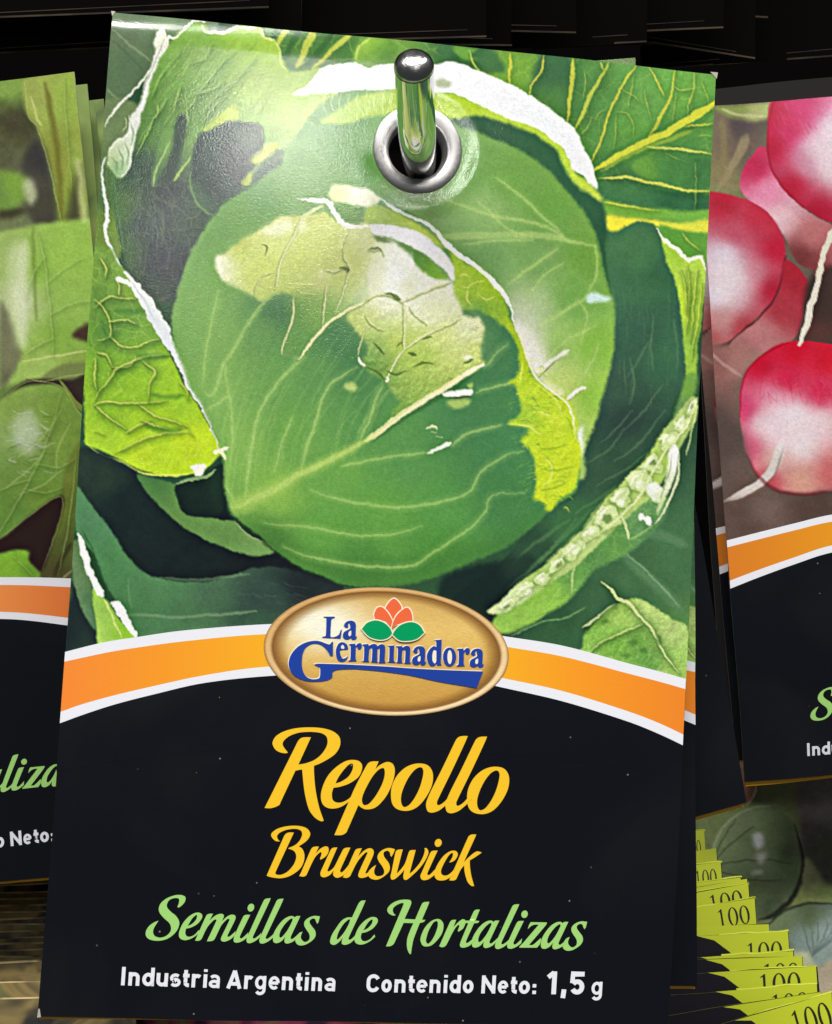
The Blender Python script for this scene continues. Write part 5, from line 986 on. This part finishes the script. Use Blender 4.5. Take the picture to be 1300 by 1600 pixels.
# oval emblem: raised printed gold
def oval(sh, root, cx, cy, rx, ry, rot, off):
    nr, na = 34, 120; V = []; C = []
    c, s = math.cos(rot), math.sin(rot)
    for i in range(nr+1):
        k = (i/nr)**0.8
        for j in range(na):
            a = 2*math.pi*j/na; ex, ey = k*math.cos(a), k*math.sin(a)
            V.append((cx+rx*ex*c-ry*ey*s, cy+rx*ex*s+ry*ey*c)); C.append((ex, ey, k))
    V = np.array(V); C = np.array(C); ex, ey, k = C.T
    body = np.stack([np.interp(ey+.15*ex, [-1, -.3, .3, 1], v) for v in ([206, 232, 216, 196], [166, 196, 172, 148], [92, 112, 84, 66])], 1)
    glow = np.exp(-(((ex+.52)/.36)**2+((ey+.36)/.40)**2))[:, None]*1.15
    col = body*(1-np.clip(glow, 0, 1))+np.array([250, 248, 224])*np.clip(glow, 0, 1)
    sh_ = np.clip((k-.80)/.13, 0, 1)[:, None]; col = col*(1-sh_)+np.array([130, 86, 34])*sh_
    rim = np.clip((k-.935)/.012, 0, 1)[:, None]; li = (.55-.45*(ex*.5+ey*.87)*-1)[:, None]
    col = col*(1-rim)+(np.array([214, 164, 96])*(1-li)+np.array([250, 226, 176])*li)*rim
    fine = np.clip((k-.982)/.008, 0, 1)[:, None]; col = col*(1-fine)+np.array([150, 108, 62])*fine
    r = np.random.RandomState(2); col *= (1+r.randn(len(col), 1)*.012)
    hgt = off+4e-5*np.clip((k-.93)/.02, 0, 1)*np.clip((1-k)/.02, 0, 1)
    P = sh.at(V[:, 0], V[:, 1], 0)+sh.n*hgt[:, None]
    f = [(i*na+j, (i+1)*na+j, (i+1)*na+(j+1) % na, i*na+(j+1) % na) for i in range(nr) for j in range(na)]
    f = [q[::-1] for q in f]
    return link_mesh('emblem', P, f, M_OVAL, root, True, np.clip(col/255, 0, .99))
M_OVAL = print_mat('gold_print', .34, 2.2)
em = oval(S, main, 603.5, 1018, 191.5, 100, math.radians(3.2), 9e-5)
em['label'] = 'gold oval emblem with dark blue lettering and a flower'
def grow(g, c, k):
    return [c+(np.array(g[0])-c)*k]
for k, (g, m) in enumerate([(PETALS[0], M_RED), (PETALS[1], M_RED), (PETALS[2], M_RED), (LEAVES[0], M_LEAF), (LEAVES[1], M_LEAF)]):
    ctr = np.array(g[0]).mean(0); d = np.array(g[0])-ctr
    out = [ctr+d*(1+1.9/np.linalg.norm(d, axis=1).clip(6)[:, None])]
    glyphs('petal_outline' if k < 3 else 'leaf_outline', S, [out], M_CREAM, em, 1.3e-4+k*4e-5)
    glyphs('petal' if k < 3 else 'leaf', S, [g], m, em, 1.5e-4+k*4e-5)
glyphs('lettering_glow', S, [[h for h in g[:1]] for g in EMBLEM_NAME], M_CREAM, em, 1.3e-4, shift=(-1.2, -1.3))
glyphs('name_lettering', S, EMBLEM_NAME, M_BLUE, em, 1.6e-4)
glyphs('title_lettering', S, TITLE, M_YELLOW, main, 5e-5)
glyphs('variety_lettering', S, VARIETY, M_YELLOW, main, 5e-5)
glyphs('subtitle_lettering', S, SUB_A+SUB_B, M_GREEN, main, 5e-5)
strokes('origin_lettering', S, sans_line(ORIGIN, (190, 1539.5), (523, 1548.5), .07, 28.7, 5.7), M_WHITE, main, 5e-5)
strokes('contents_lettering', S, sans_line(NETW, (581, 1550), (837, 1553), .06, 28.0, 5.6), M_WHITE, main, 5e-5)

for wc in ([(1110, 112), (1122, 113), (1120, 123), (1115, 117)], [(60, 1576), (62, 1576), (64, 1589), (58, 1590)], [(173, 13), (180, 14), (175, 22)]):
    glyphs('worn_corner', S, [[np.array(wc, float)]], M_EDGE, main, 6e-5)
# metal eyelet
def frame_of(n):
    n = np.array(n); a = np.cross(n, (0, 0, 1.0)); a /= np.linalg.norm(a); b = np.cross(a, n); return a, b
def revolve(name, ctr, n, prof, mat, root, seg=72):
    a, b = frame_of(n); V = []; m = len(prof)
    for j in range(seg):
        t = 2*math.pi*j/seg
        for r, h in prof: V.append(ctr+(a*math.cos(t)+b*math.sin(t))*r+np.array(n)*h)
    f = [(j*m+i, j*m+i+1, ((j+1) % seg)*m+i+1, ((j+1) % seg)*m+i) for j in range(seg) for i in range(m-1)]
    return link_mesh(name, V, f, mat, root, True)
ec = S.at(EX, EY, 0); PX = np.linalg.norm(S.at(EX+1, EY)-ec)
ro, ri = 70.5*PX, 46*PX; rm = (ro+ri)/2; hw = (ro-ri)/2
prof = [(rm+hw*math.cos(t)*(1 if math.cos(t) > 0 else 1), -1e-4+hw*.45*math.sin(t)) for t in np.linspace(0, math.pi, 17)]
prof += [(ri-1e-5, -4e-4), (ri-2e-4, -1.2e-3), (ri-3e-4, -2.6e-3)]
ey = revolve('eyelet', ec, S.n, prof, M_RING, main); ey['label'] = 'brushed steel eyelet round the hanging hole'
revolve('eyelet_barrel', ec, S.n, [(ri-2.8e-4, -2.6e-3), (ri-3.5e-4, -1.5e-2)], M_BARREL, main)

# ------------------------------------------------------------------ display peg
def tube(name, path, rads, mat, root, seg=40, cap=None):
    path = np.array(path, float); n = len(path); T = np.gradient(path, axis=0); T /= np.linalg.norm(T, axis=1)[:, None]
    V = []; a = np.cross(T[0], (1, 0, 0)); a /= np.linalg.norm(a)
    for i in range(n):
        a = a-T[i]*(a@T[i]); a /= np.linalg.norm(a); b = np.cross(T[i], a)
        for j in range(seg):
            t = 2*math.pi*j/seg; V.append(path[i]+(a*math.cos(t)+b*math.sin(t))*rads[i])
    f = [(i*seg+j, i*seg+(j+1) % seg, (i+1)*seg+(j+1) % seg, (i+1)*seg+j) for i in range(n-1) for j in range(seg)]
    return link_mesh(name, V, f, mat, root, True)
def ray(x, y, d): return np.array([(x-650)/F*d, d, (800-y)/F*d])
p_hole = ray(654, 250, .2035); p_elbow = ray(652, 212, .1945); p_tip = ray(646.5, 101, .1835)
p_back = np.array([p_hole[0], .515, p_hole[2]-.012])
raw = [p_back]+[p_back+(p_hole-p_back)*k for k in (.3, .6, .85, .95, 1)]
def bez(a, b, c, n): return [a*(1-t)**2+b*2*t*(1-t)+c*t*t for t in np.linspace(0, 1, n)]
e0 = p_hole+(p_elbow-p_hole)*.55; e1 = p_elbow+(p_tip-p_elbow)*.22
path = raw+bez(e0, p_elbow, e1, 10)+[e1+(p_tip-e1)*k for k in np.linspace(.1, .93, 9)]
rod_r = .00236
peg = thing('display_peg', 'chrome display peg with upturned rounded tip through the eyelet', 'peg', p_back)
tube('rod', path, [rod_r]*len(path), M_CHROME, peg)
td = (p_tip-e1)/np.linalg.norm(p_tip-e1); tb = path[-1]
cp = [tb+td*x for x in (-1e-5, 1.2e-4, 2.6e-4, 6e-4, 1.0e-3, 1.4e-3, 1.7e-3, 1.9e-3, 1.98e-3)]
tube('tip', cp, [rod_r*.99, rod_r*.9, rod_r*1.02, rod_r*1.0, rod_r*.93, rod_r*.78, rod_r*.55, rod_r*.28, rod_r*.02], M_TIP, peg)

# ------------------------------------------------------------------ further packets
GRP = 'seed packets on the rack'
def packet(label, q, sh, nu=40, nv=60, paint=None, mat=None, vb=.66, bands=None, ucut=None, hole=None, back=(6, 6), edge=M_EDGE, th=5e-4):
    bc = sh.at((q[2][0]+q[3][0])/2, (q[2][1]+q[3][1])/2)
    r = thing('seed_packet', label, 'seed packet', bc, GRP)
    if paint is not None:
        grid('picture_panel', sh, q, nu, nv, M_PRINT, r, 0, vb, paint, hole)
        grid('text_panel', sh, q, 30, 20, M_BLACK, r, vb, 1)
    else:
        grid('front_sheet', sh, q, 24, 24, mat, r, hole=hole)
    rimstrip('paper_edge', sh, q, th, edge, r, 24)
    bq = [(q[0][0]+2, q[0][1]+3), (q[1][0]-3, q[1][1]+3), (q[2][0]-2, q[2][1]+back[1]), (q[3][0]+3, q[3][1]+back[0])]
    grid('back_sheet', sh, bq, 16, 20, M_BACK, r, off=-th-1.5e-4, hole=hole)
    return r

# second cabbage packet on the same peg, seen as a sliver along the right side
q2 = [(196, 70), (1078, 128), (1090, 1541), (140, 1530)]
S2 = Sheet(600, 800, .2062, (0.10, -0.992, 0.05), noise2(11, 2e-4, 400))
p2 = packet('cabbage seed packet right behind the large one, only its edge showing', q2, S2, 260, 300, None, M_BLACK, hole=(EX, EY+10, 120))
for ch in list(p2.children):
    if ch.name.startswith('front_sheet'): ch.name = 'text_panel'
# its picture and stripe show along the right margin
def sliver(sh, root, q):
    class Shift:
        def sample(s, X, Y): return CAB.sample(X-26, Y+22)
    grid('picture_panel', sh, q, 90, 320, M_PRINT, root, 0, .66, Shift(), off=3e-5, u0=.72, u1=1)
    xr2 = edge_x(q[1], q[2]); xl2 = lambda y: 780.0
    band('white_stripe', sh, [(780, 965), (950, 1005), (1100, 1038)], [(780, 981), (950, 1021), (1100, 1053)], M_WHITE, root, 7e-5, xl2, xr2)
    band('orange_stripe', sh, [(780, 981), (950, 1021), (1100, 1053)], [(780, 1030), (950, 1065), (1100, 1122)], M_PRINT, root, 7e-5, xl2, xr2, grad=([780, 1100], [(246, 160, 44), (238, 136, 44)]))
    band('white_stripe', sh, [(780, 1030), (950, 1065), (1100, 1122)], [(780, 1046), (950, 1081), (1100, 1138)], M_WHITE, root, 7e-5, xl2, xr2)
sliver(S2, p2, q2)

# third packet on that peg, swung round so that its lower corner sticks out
S3 = Sheet(900, 900, .2145, (0.06, -0.995, 0.05), noise2(12, 2e-4, 400))
p3 = packet('black lower corner of a tilted packet poking out between cabbage and radish packets', [(330, 380), (985, 215), (1167, 1254), (400, 1470)], S3, mat=M_BLACK, back=(7, 7))
S3b = Sheet(900, 900, .2185, (0.06, -0.995, 0.05), noise2(13, 2e-4, 400))
p3b = packet('packet at the back of the cabbage peg with its green top corner showing', [(260, 150), (992, 90), (1060, 1500), (200, 1480)], S3b, mat=ink('dull_leaf_green', (96, 128, 62)), back=(3, 3), hole=(EX, EY+30, 120))

# rocket packet at the left with two more behind it
SL = Sheet(80, 700, .238, (0.05, -0.99, 0.05), noise2(21, 3e-4, 300))
qL = [(-680, 206), (116, 113), (240, 1357), (-600, 1428)]
ROC = paint_rocket()
pL = packet('leafy green seed packet hanging left of the cabbage packet with orange band', qL, SL, 480, 480, ROC, vb=.66)
xlL = edge_x(qL[0], qL[3]); xrL = edge_x(qL[1], qL[2])
d1 = [(-650, 1010), (-400, 936), (-200, 908), (0, 902), (118, 904), (210, 910)]; d2 = [(-650, 1022), (-400, 948), (-200, 920), (0, 914), (118, 918), (210, 925)]
d3 = [(-650, 1090), (-400, 1000), (-200, 964), (0, 956), (112, 966), (210, 980)]; d4 = [(-650, 1104), (-400, 1013), (-200, 976), (0, 967), (112, 978), (210, 993)]
d5 = [(-650, 1130), (-400, 1050), (-200, 1020), (0, 1010), (112, 1012), (210, 1020)]
band('black_arch', SL, d4, d5, M_BLACK, pL, 2.5e-5, xlL, xrL)
band('white_stripe', SL, d1, d2, M_WHITE, pL, 5e-5, xlL, xrL)
band('orange_stripe', SL, d2, d3, M_PRINT, pL, 5e-5, xlL, xrL, grad=([-600, 0, 120], [(240, 140, 50), (240, 146, 76), (232, 124, 62)]))
band('white_stripe', SL, d3, d4, M_WHITE, pL, 5e-5, xlL, xrL)
def aff(p0, q0, sx, sy, deg):
    c, s = math.cos(math.radians(deg)), math.sin(math.radians(deg))
    def f(p):
        x = (p[:, 0]-p0[0])*sx; y = (p[:, 1]-p0[1])*sy
        return np.stack([q0[0]+x*c+y*s, q0[1]-x*s+y*c], 1)
    return f
glyphs('subtitle_lettering', SL, SUB_A+SUB_B, M_GREEN, pL, 5e-5, tr=aff((779.5, 1481), (6.5, 1236), .90, .80, 6.5))
strokes('contents_lettering', SL, sans_line(NETW, (581, 1550), (837, 1553), .06, 28.0, 5.6), M_WHITE, pL, 5e-5, tr=aff((751.6, 1553), (17, 1323), .80, .80, 7.5))
M_DULL = mottled('dull_leaf_print', [(.3, (62, 80, 44)), (.5, (112, 138, 66)), (.7, (150, 168, 90))], 55)
for k, (x, y, lab) in enumerate(((136, 132, 'first of the green packets stacked behind the leafy left packet'), (149, 156, 'middle one of the green packets stacked behind the leafy left packet'), (162, 153, 'rearmost green packet stacked behind the leafy left packet'))):
    sh = Sheet(80, 700, .244+.004*k, (0.05, -0.99, 0.05), noise2(30+k, 2e-4, 300))
    packet(lab, [(x-680, y+90), (x, y), (x+100, 1320+10*k), (x-620, 1400)], sh, mat=M_DULL, back=(2, 2), edge=ink('shaded_edge', (120, 136, 84), .6))

# radish packets at the right
SR = Sheet(1250, 650, .283, (-0.12, -0.99, -0.02), noise2(41, 5e-4, 260))
qR = [(1086, 168), (1750, 116), (1830, 1160), (1163, 1222)]
RAD = paint_radish()
pR = packet('radish seed packet at the right edge with orange band', qR, SR, 330, 420, RAD, vb=.68, back=(7, 5))
def rbands(sh, root, q, dx, dy):
    a = edge_x(q[0], q[3]); b = edge_x(q[1], q[2])
    e = [[(1125, 847), (1180, 833), (1240, 818), (1300, 804), (1450, 785), (1600, 790), (1790, 830)], [(1125, 858), (1180, 844), (1240, 829), (1300, 815), (1450, 796), (1600, 801), (1790, 841)], [(1125, 913), (1180, 892), (1240, 871), (1300, 852), (1450, 828), (1600, 834), (1790, 880)], [(1125, 926), (1180, 904), (1240, 882), (1300, 863), (1450, 838), (1600, 845), (1790, 892)], [(1125, 960), (1180, 940), (1300, 910), (1450, 890), (1600, 895), (1790, 930)]]
    e = [[(x+dx, y+dy) for x, y in c] for c in e]
    band('black_arch', sh, e[3], e[4], M_BLACK, root, 2.5e-5, a, b)
    band('white_stripe', sh, e[0], e[1], M_WHITE, root, 5e-5, a, b)
    band('orange_stripe', sh, e[1], e[2], M_PRINT, root, 5e-5, a, b, grad=([1100, 1200, 1300, 1790], [(220, 126, 44), (226, 138, 40), (232, 154, 36), (230, 140, 40)]))
    band('white_stripe', sh, e[2], e[3], M_WHITE, root, 5e-5, a, b)
rbands(SR, pR, qR, 0, 0)
glyphs('subtitle_lettering', SR, SUB_A+SUB_B, M_GREEN, pR, 5e-5, tr=aff((228, 1463), (1266.5, 1122), .70, .70, 6))
strokes('origin_lettering', SR, sans_line(ORIGIN, (190, 1539.5), (523, 1548.5), .07, 28.7, 5.7), M_WHITE, pR, 5e-5, tr=aff((190, 1539.5), (1262, 1181), .70, .70, 6))
SR2 = Sheet(1250, 650, .291, (-0.12, -0.99, -0.02), noise2(42, 5e-4, 260))
qR2 = [(1062, 196), (1740, 140), (1800, 1150), (1151, 1190)]
class ShiftR:
    def sample(s, X, Y): return RAD.sample(X+38, Y+16)
pR2 = packet('second radish seed packet peeking out behind the right edge radish packet', qR2, SR2, 160, 300, ShiftR(), vb=.68, back=(2, 2))
rbands(SR2, pR2, qR2, -36, -14)
SR3 = Sheet(1250, 650, .299, (-0.12, -0.99, -0.02), noise2(43, 5e-4, 260))
packet('pale grey topped packet showing above the radish packet', [(1070, 142), (1740, 80), (1800, 1130), (1130, 1180)], SR3, mat=ink('grey_print', (38, 37, 36), .8, spec=.1), back=(2, 2))

# squash packet low at the right, behind the yellow price corners
SZ = Sheet(1250, 1400, .306, (-0.05, -0.98, 0.15), noise2(51, 3e-4, 260))
SQU = paint_squash()
packet('round green squash packet in shade below the radish packet', [(1010, 1170), (1600, 1130), (1640, 1990), (1060, 2040)], SZ, 260, 260, SQU, vb=.6)

def fold(sh, q, rad, mat, root, n=14):
    u = np.linspace(0, 1, n); X, Y = quad_px(q, u, np.zeros(n)); A = sh.at(X, Y, -rad)
    return tube('top_fold', A, [rad]*n, mat, root, 10)
# fanned packets with yellow corners printed 100
M_CORN = ink('yellow_corner', (190, 203, 34), .4); M_CBLACK = ink('corner_black', (20, 18, 26), .5, spec=.15); M_NUM = ink('black_numerals', (14, 18, 12), .4); M_YEDGE = ink('yellow_edge_shade', (120, 122, 56), .7)  # edge yellow darkened: shadow gaps between packets put into its colour
def numerals(cx, cy, w, h, rot):
    """1 0 0 in a book face"""
    P0 = lambda t, r: np.stack([.5+r[0]*np.cos(t), .5+r[1]*np.sin(t)], 1)
    t = np.arange(28)*2*np.pi/28; gl = []
    one = spline(pl('0.22,0.14 0.50,0.0* 0.57,0.0* 0.57,0.90 0.62,0.955 0.76,0.97* 0.76,1.0* 0.22,1.0* 0.22,0.97* 0.36,0.955 0.40,0.90 0.40,0.16 0.40,0.13 0.24,0.175*'), True, 4)
    cw = w/3.0
    def put(p, k): 
        x = (p[:, 0]+k)*cw-w/2; y = (p[:, 1]-.5)*h; c, s = math.cos(rot), math.sin(rot)
        return np.stack([cx+x*c-y*s, cy+x*s+y*c], 1)
    gl.append([put(one, 0)])
    for k in (1, 2): gl.append([put(P0(t, (.44, .51)), k-.03), put(P0(t, (.25, .465)), k-.03)])
    return gl
TAGS = [  # top edge: left y at x=1087, right x, right y; black corner end x (0: none); numerals (cx, cy, w, h)
    (1298, 1101, 1297, 0, (1084, 1326, 24, 26), 'deepest yellow cornered packet, barely showing beside the large packet'),
    (1330, 1120, 1325, 0, None, 'pale yellow cornered packet, second from the back'),
    (1352, 1127, 1347, 0, (1103, 1372, 36, 26), 'short yellow corner with the tops of its zeros showing'),
    (1379, 1158, 1371, 0, None, 'thin yellow strip packet above the tall stepped one'),
    (1387, 1168, 1373, 0, None, 'second thin yellow strip packet in the fan'),
    (1395, 1170, 1380, 0, (1134, 1408, 56, 27), 'yellow corner with half of its 100 visible, above the fully read 100'),
    (1418, 1180, 1403, 0, (1146, 1432, 54, 29), 'yellow corner in mid fan with its whole 100 readable'),
    (1450, 1202, 1444, 0, None, 'plain yellow strip packet just below the readable 100'),
    (1463, 1232, 1455, 1118, (1194, 1486, 60, 28), 'yellow corner with black quarter and the top of a 100, below the plain strip'),
    (1494, 1240, 1486, 1122, None, 'narrow yellow and black strip packet in the lower fan'),
    (1500, 1254, 1494, 1130, (1220, 1519, 60, 28), 'yellow corner showing just the crowns of its zeros'),
    (1518, 1276, 1510, 1134, (1218, 1537, 70, 33), 'large yellow corner with 100 below the crowns of zeros'),
    (1552, 1277, 1537, 1146, (1234, 1566, 62, 28), 'third yellow corner from the front of the fan'),
    (1580, 1284, 1550, 1158, None, 'second yellow corner from the front of the fan'),
    (1612, 1300, 1551, 1176, (1268, 1594, 66, 44), 'frontmost bright yellow corner with a slanted 100 at the bottom edge')]
for k, (yl, xr_, yr, xb, num, lab) in enumerate(TAGS):
    sh = Sheet(1180, 1450, .298-.0030*k, (-0.02, -0.97, 0.22), noise2(60+k, 5e-5, 150))
    slope = (yr-yl)/(xr_-1087.0)+(.02 if k in (2, 7) else -.015 if k in (9, 11) else 0); W = 560
    tl = (xr_-W, yr-slope*W); q = [tl, (xr_, yr), (xr_+55+2*k, yr+880), (tl[0]+60, tl[1]+900)]
    r = thing('seed_packet', lab, 'seed packet', sh.at((q[2][0]+q[3][0])/2, (q[2][1]+q[3][1])/2), 'yellow cornered packets fanned low at the right')
    grid('front_sheet', sh, q, 12, 14, M_CBLACK, r)
    rimstrip('paper_edge', sh, q, 4e-4, M_YEDGE, r, 16)
    if k % 3 != 1: fold(sh, [(xr_-(xr_-(xb or 1000))*.96, yr-slope*(xr_-(xb or 1000))*.96), q[1], q[2], q[3]], 2.6e-4, M_CORN, r)
    x0 = xb if xb else 880.0
    yat = lambda x: yr+slope*(x-xr_)
    pts = [(x0-28, yat(x0-28)), (xr_-1, yat(xr_-1)), (xr_+9, yat(xr_)+150), (x0+90, yat(x0)+150), (x0+48, yat(x0)+60), (x0+22, yat(x0)+26), (x0-2, yat(x0)+8)]
    glyphs('yellow_corner', sh, [[np.array(pts)]], M_CORN, r, 4e-5)
    if num: glyphs('numeral_lettering', sh, numerals(*num, math.atan(slope)), M_NUM, r, 7e-5)

# packets of the lower row, seen as a pile of top edges under the left packet
M_PILE = mottled('olive_brown_print', [(.38, (18, 17, 13)), (.45, (78, 68, 36)), (.55, (140, 120, 66)), (.66, (92, 96, 46))], 90, .4)
M_PEDGE = mottled('pile_edge', [(.38, (70, 60, 30)), (.52, (206, 184, 124)), (.7, (120, 106, 60))], 70, .45)
tops = [1376, 1385, 1397, 1407, 1418, 1428, 1439, 1448, 1459, 1468, 1478, 1488, 1498, 1507, 1536, 1562]
words = ['topmost', 'second', 'third', 'fourth', 'fifth', 'sixth', 'seventh', 'eighth', 'ninth', 'tenth', 'eleventh', 'twelfth', 'thirteenth', 'fourteenth', 'fifteenth', 'lowest']
rr = np.random.RandomState(5)
for k, y in enumerate(tops):
    sh = Sheet(60, 1480, .268-.0016*k, (0.03, -0.94, 0.34), noise2(90+k, 2e-4, 160))
    tl = rr.uniform(-7, 8); xo = rr.uniform(-20, 20)
    q = [(-420+xo, y+10+tl), (190+xo, y-6-tl*.4), (230+xo, y+900), (-400+xo, y+920)]
    lab = '%s olive brown packet edge in the pile under the left packet' % words[k] if k not in (0, 15) else ('topmost olive packet edge right under the leafy left packet' if k == 0 else 'lowest olive brown packet at the bottom left corner')
    r = thing('seed_packet', lab, 'seed packet', sh.at((q[2][0]+q[3][0])/2, (q[2][1]+q[3][1])/2), 'olive packets piled low at the left')
    grid('front_sheet', sh, q, 24, 20, M_PILE, r); rimstrip('paper_edge', sh, q, 7e-4, M_PEDGE, r, 20)
    fold(sh, q, rr.uniform(2.2e-4, 4.2e-4), M_PEDGE, r)

# packet whose pink picture shows under the bottom edge of the large one
M_PINK = mottled('pink_print', [(.38, (70, 40, 70)), (.5, (176, 70, 110)), (.62, (150, 150, 90))], 90, .4)
SB = Sheet(600, 1600, .262, (0.02, -0.97, 0.2), noise2(120, 2e-4, 200))
packet('pink and purple printed packet under the bottom edge of the large one', [(130, 1560), (1010, 1566), (1040, 2300), (110, 2290)], SB, mat=M_PINK)

# upper row packets: black print stands in for shade, lit lower edges drawn brown
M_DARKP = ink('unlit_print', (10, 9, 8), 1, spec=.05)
M_DEDGE = mottled('brown_edge', [(.4, (60, 50, 36)), (.6, (170, 140, 96))], 40, .7)
M_DLINE = mottled('brown_edge_line', [(.42, (22, 18, 13)), (.62, (74, 58, 36))], 45, .7)
UP = [(-120, 90, 470, 60, .30), (180, 74, 760, 58, .31), (330, 66, 800, 72, .32), (420, 40, 900, 52, .33), (560, 88, 1010, 66, .34), (760, 60, 1130, 44, .35), (800, 34, 1180, 92, .36), (830, 78, 1140, 62, .37), (880, 12, 1200, 28, .38), (1000, 110, 1420, 80, .39), (-60, 30, 420, 12, .295)]
pos = ['far left', 'left', 'over the peg', 'over the peg, tilted', 'mid', 'right of centre', 'steeply slanted', 'right', 'upper right', 'far right', 'upper left']
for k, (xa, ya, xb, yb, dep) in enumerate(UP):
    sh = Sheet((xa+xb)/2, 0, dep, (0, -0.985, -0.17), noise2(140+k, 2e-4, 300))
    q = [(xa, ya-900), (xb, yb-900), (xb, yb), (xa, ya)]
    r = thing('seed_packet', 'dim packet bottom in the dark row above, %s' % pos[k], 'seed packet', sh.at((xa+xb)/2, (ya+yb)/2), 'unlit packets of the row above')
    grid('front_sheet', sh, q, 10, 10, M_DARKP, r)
    glyphs('lower_edge_line', sh, [[np.array([(xa, ya-2.6), (xb, yb-2.6), (xb, yb), (xa, ya)])]], M_DLINE, r, 6e-5)  # brown line painted on the front in place of a lit lower edge
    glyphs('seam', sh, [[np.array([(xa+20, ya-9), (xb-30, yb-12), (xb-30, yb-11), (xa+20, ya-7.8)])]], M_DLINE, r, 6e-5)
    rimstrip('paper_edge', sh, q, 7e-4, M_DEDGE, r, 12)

for o in bpy.data.objects:
    if '_o' in o.keys(): del o['_o']
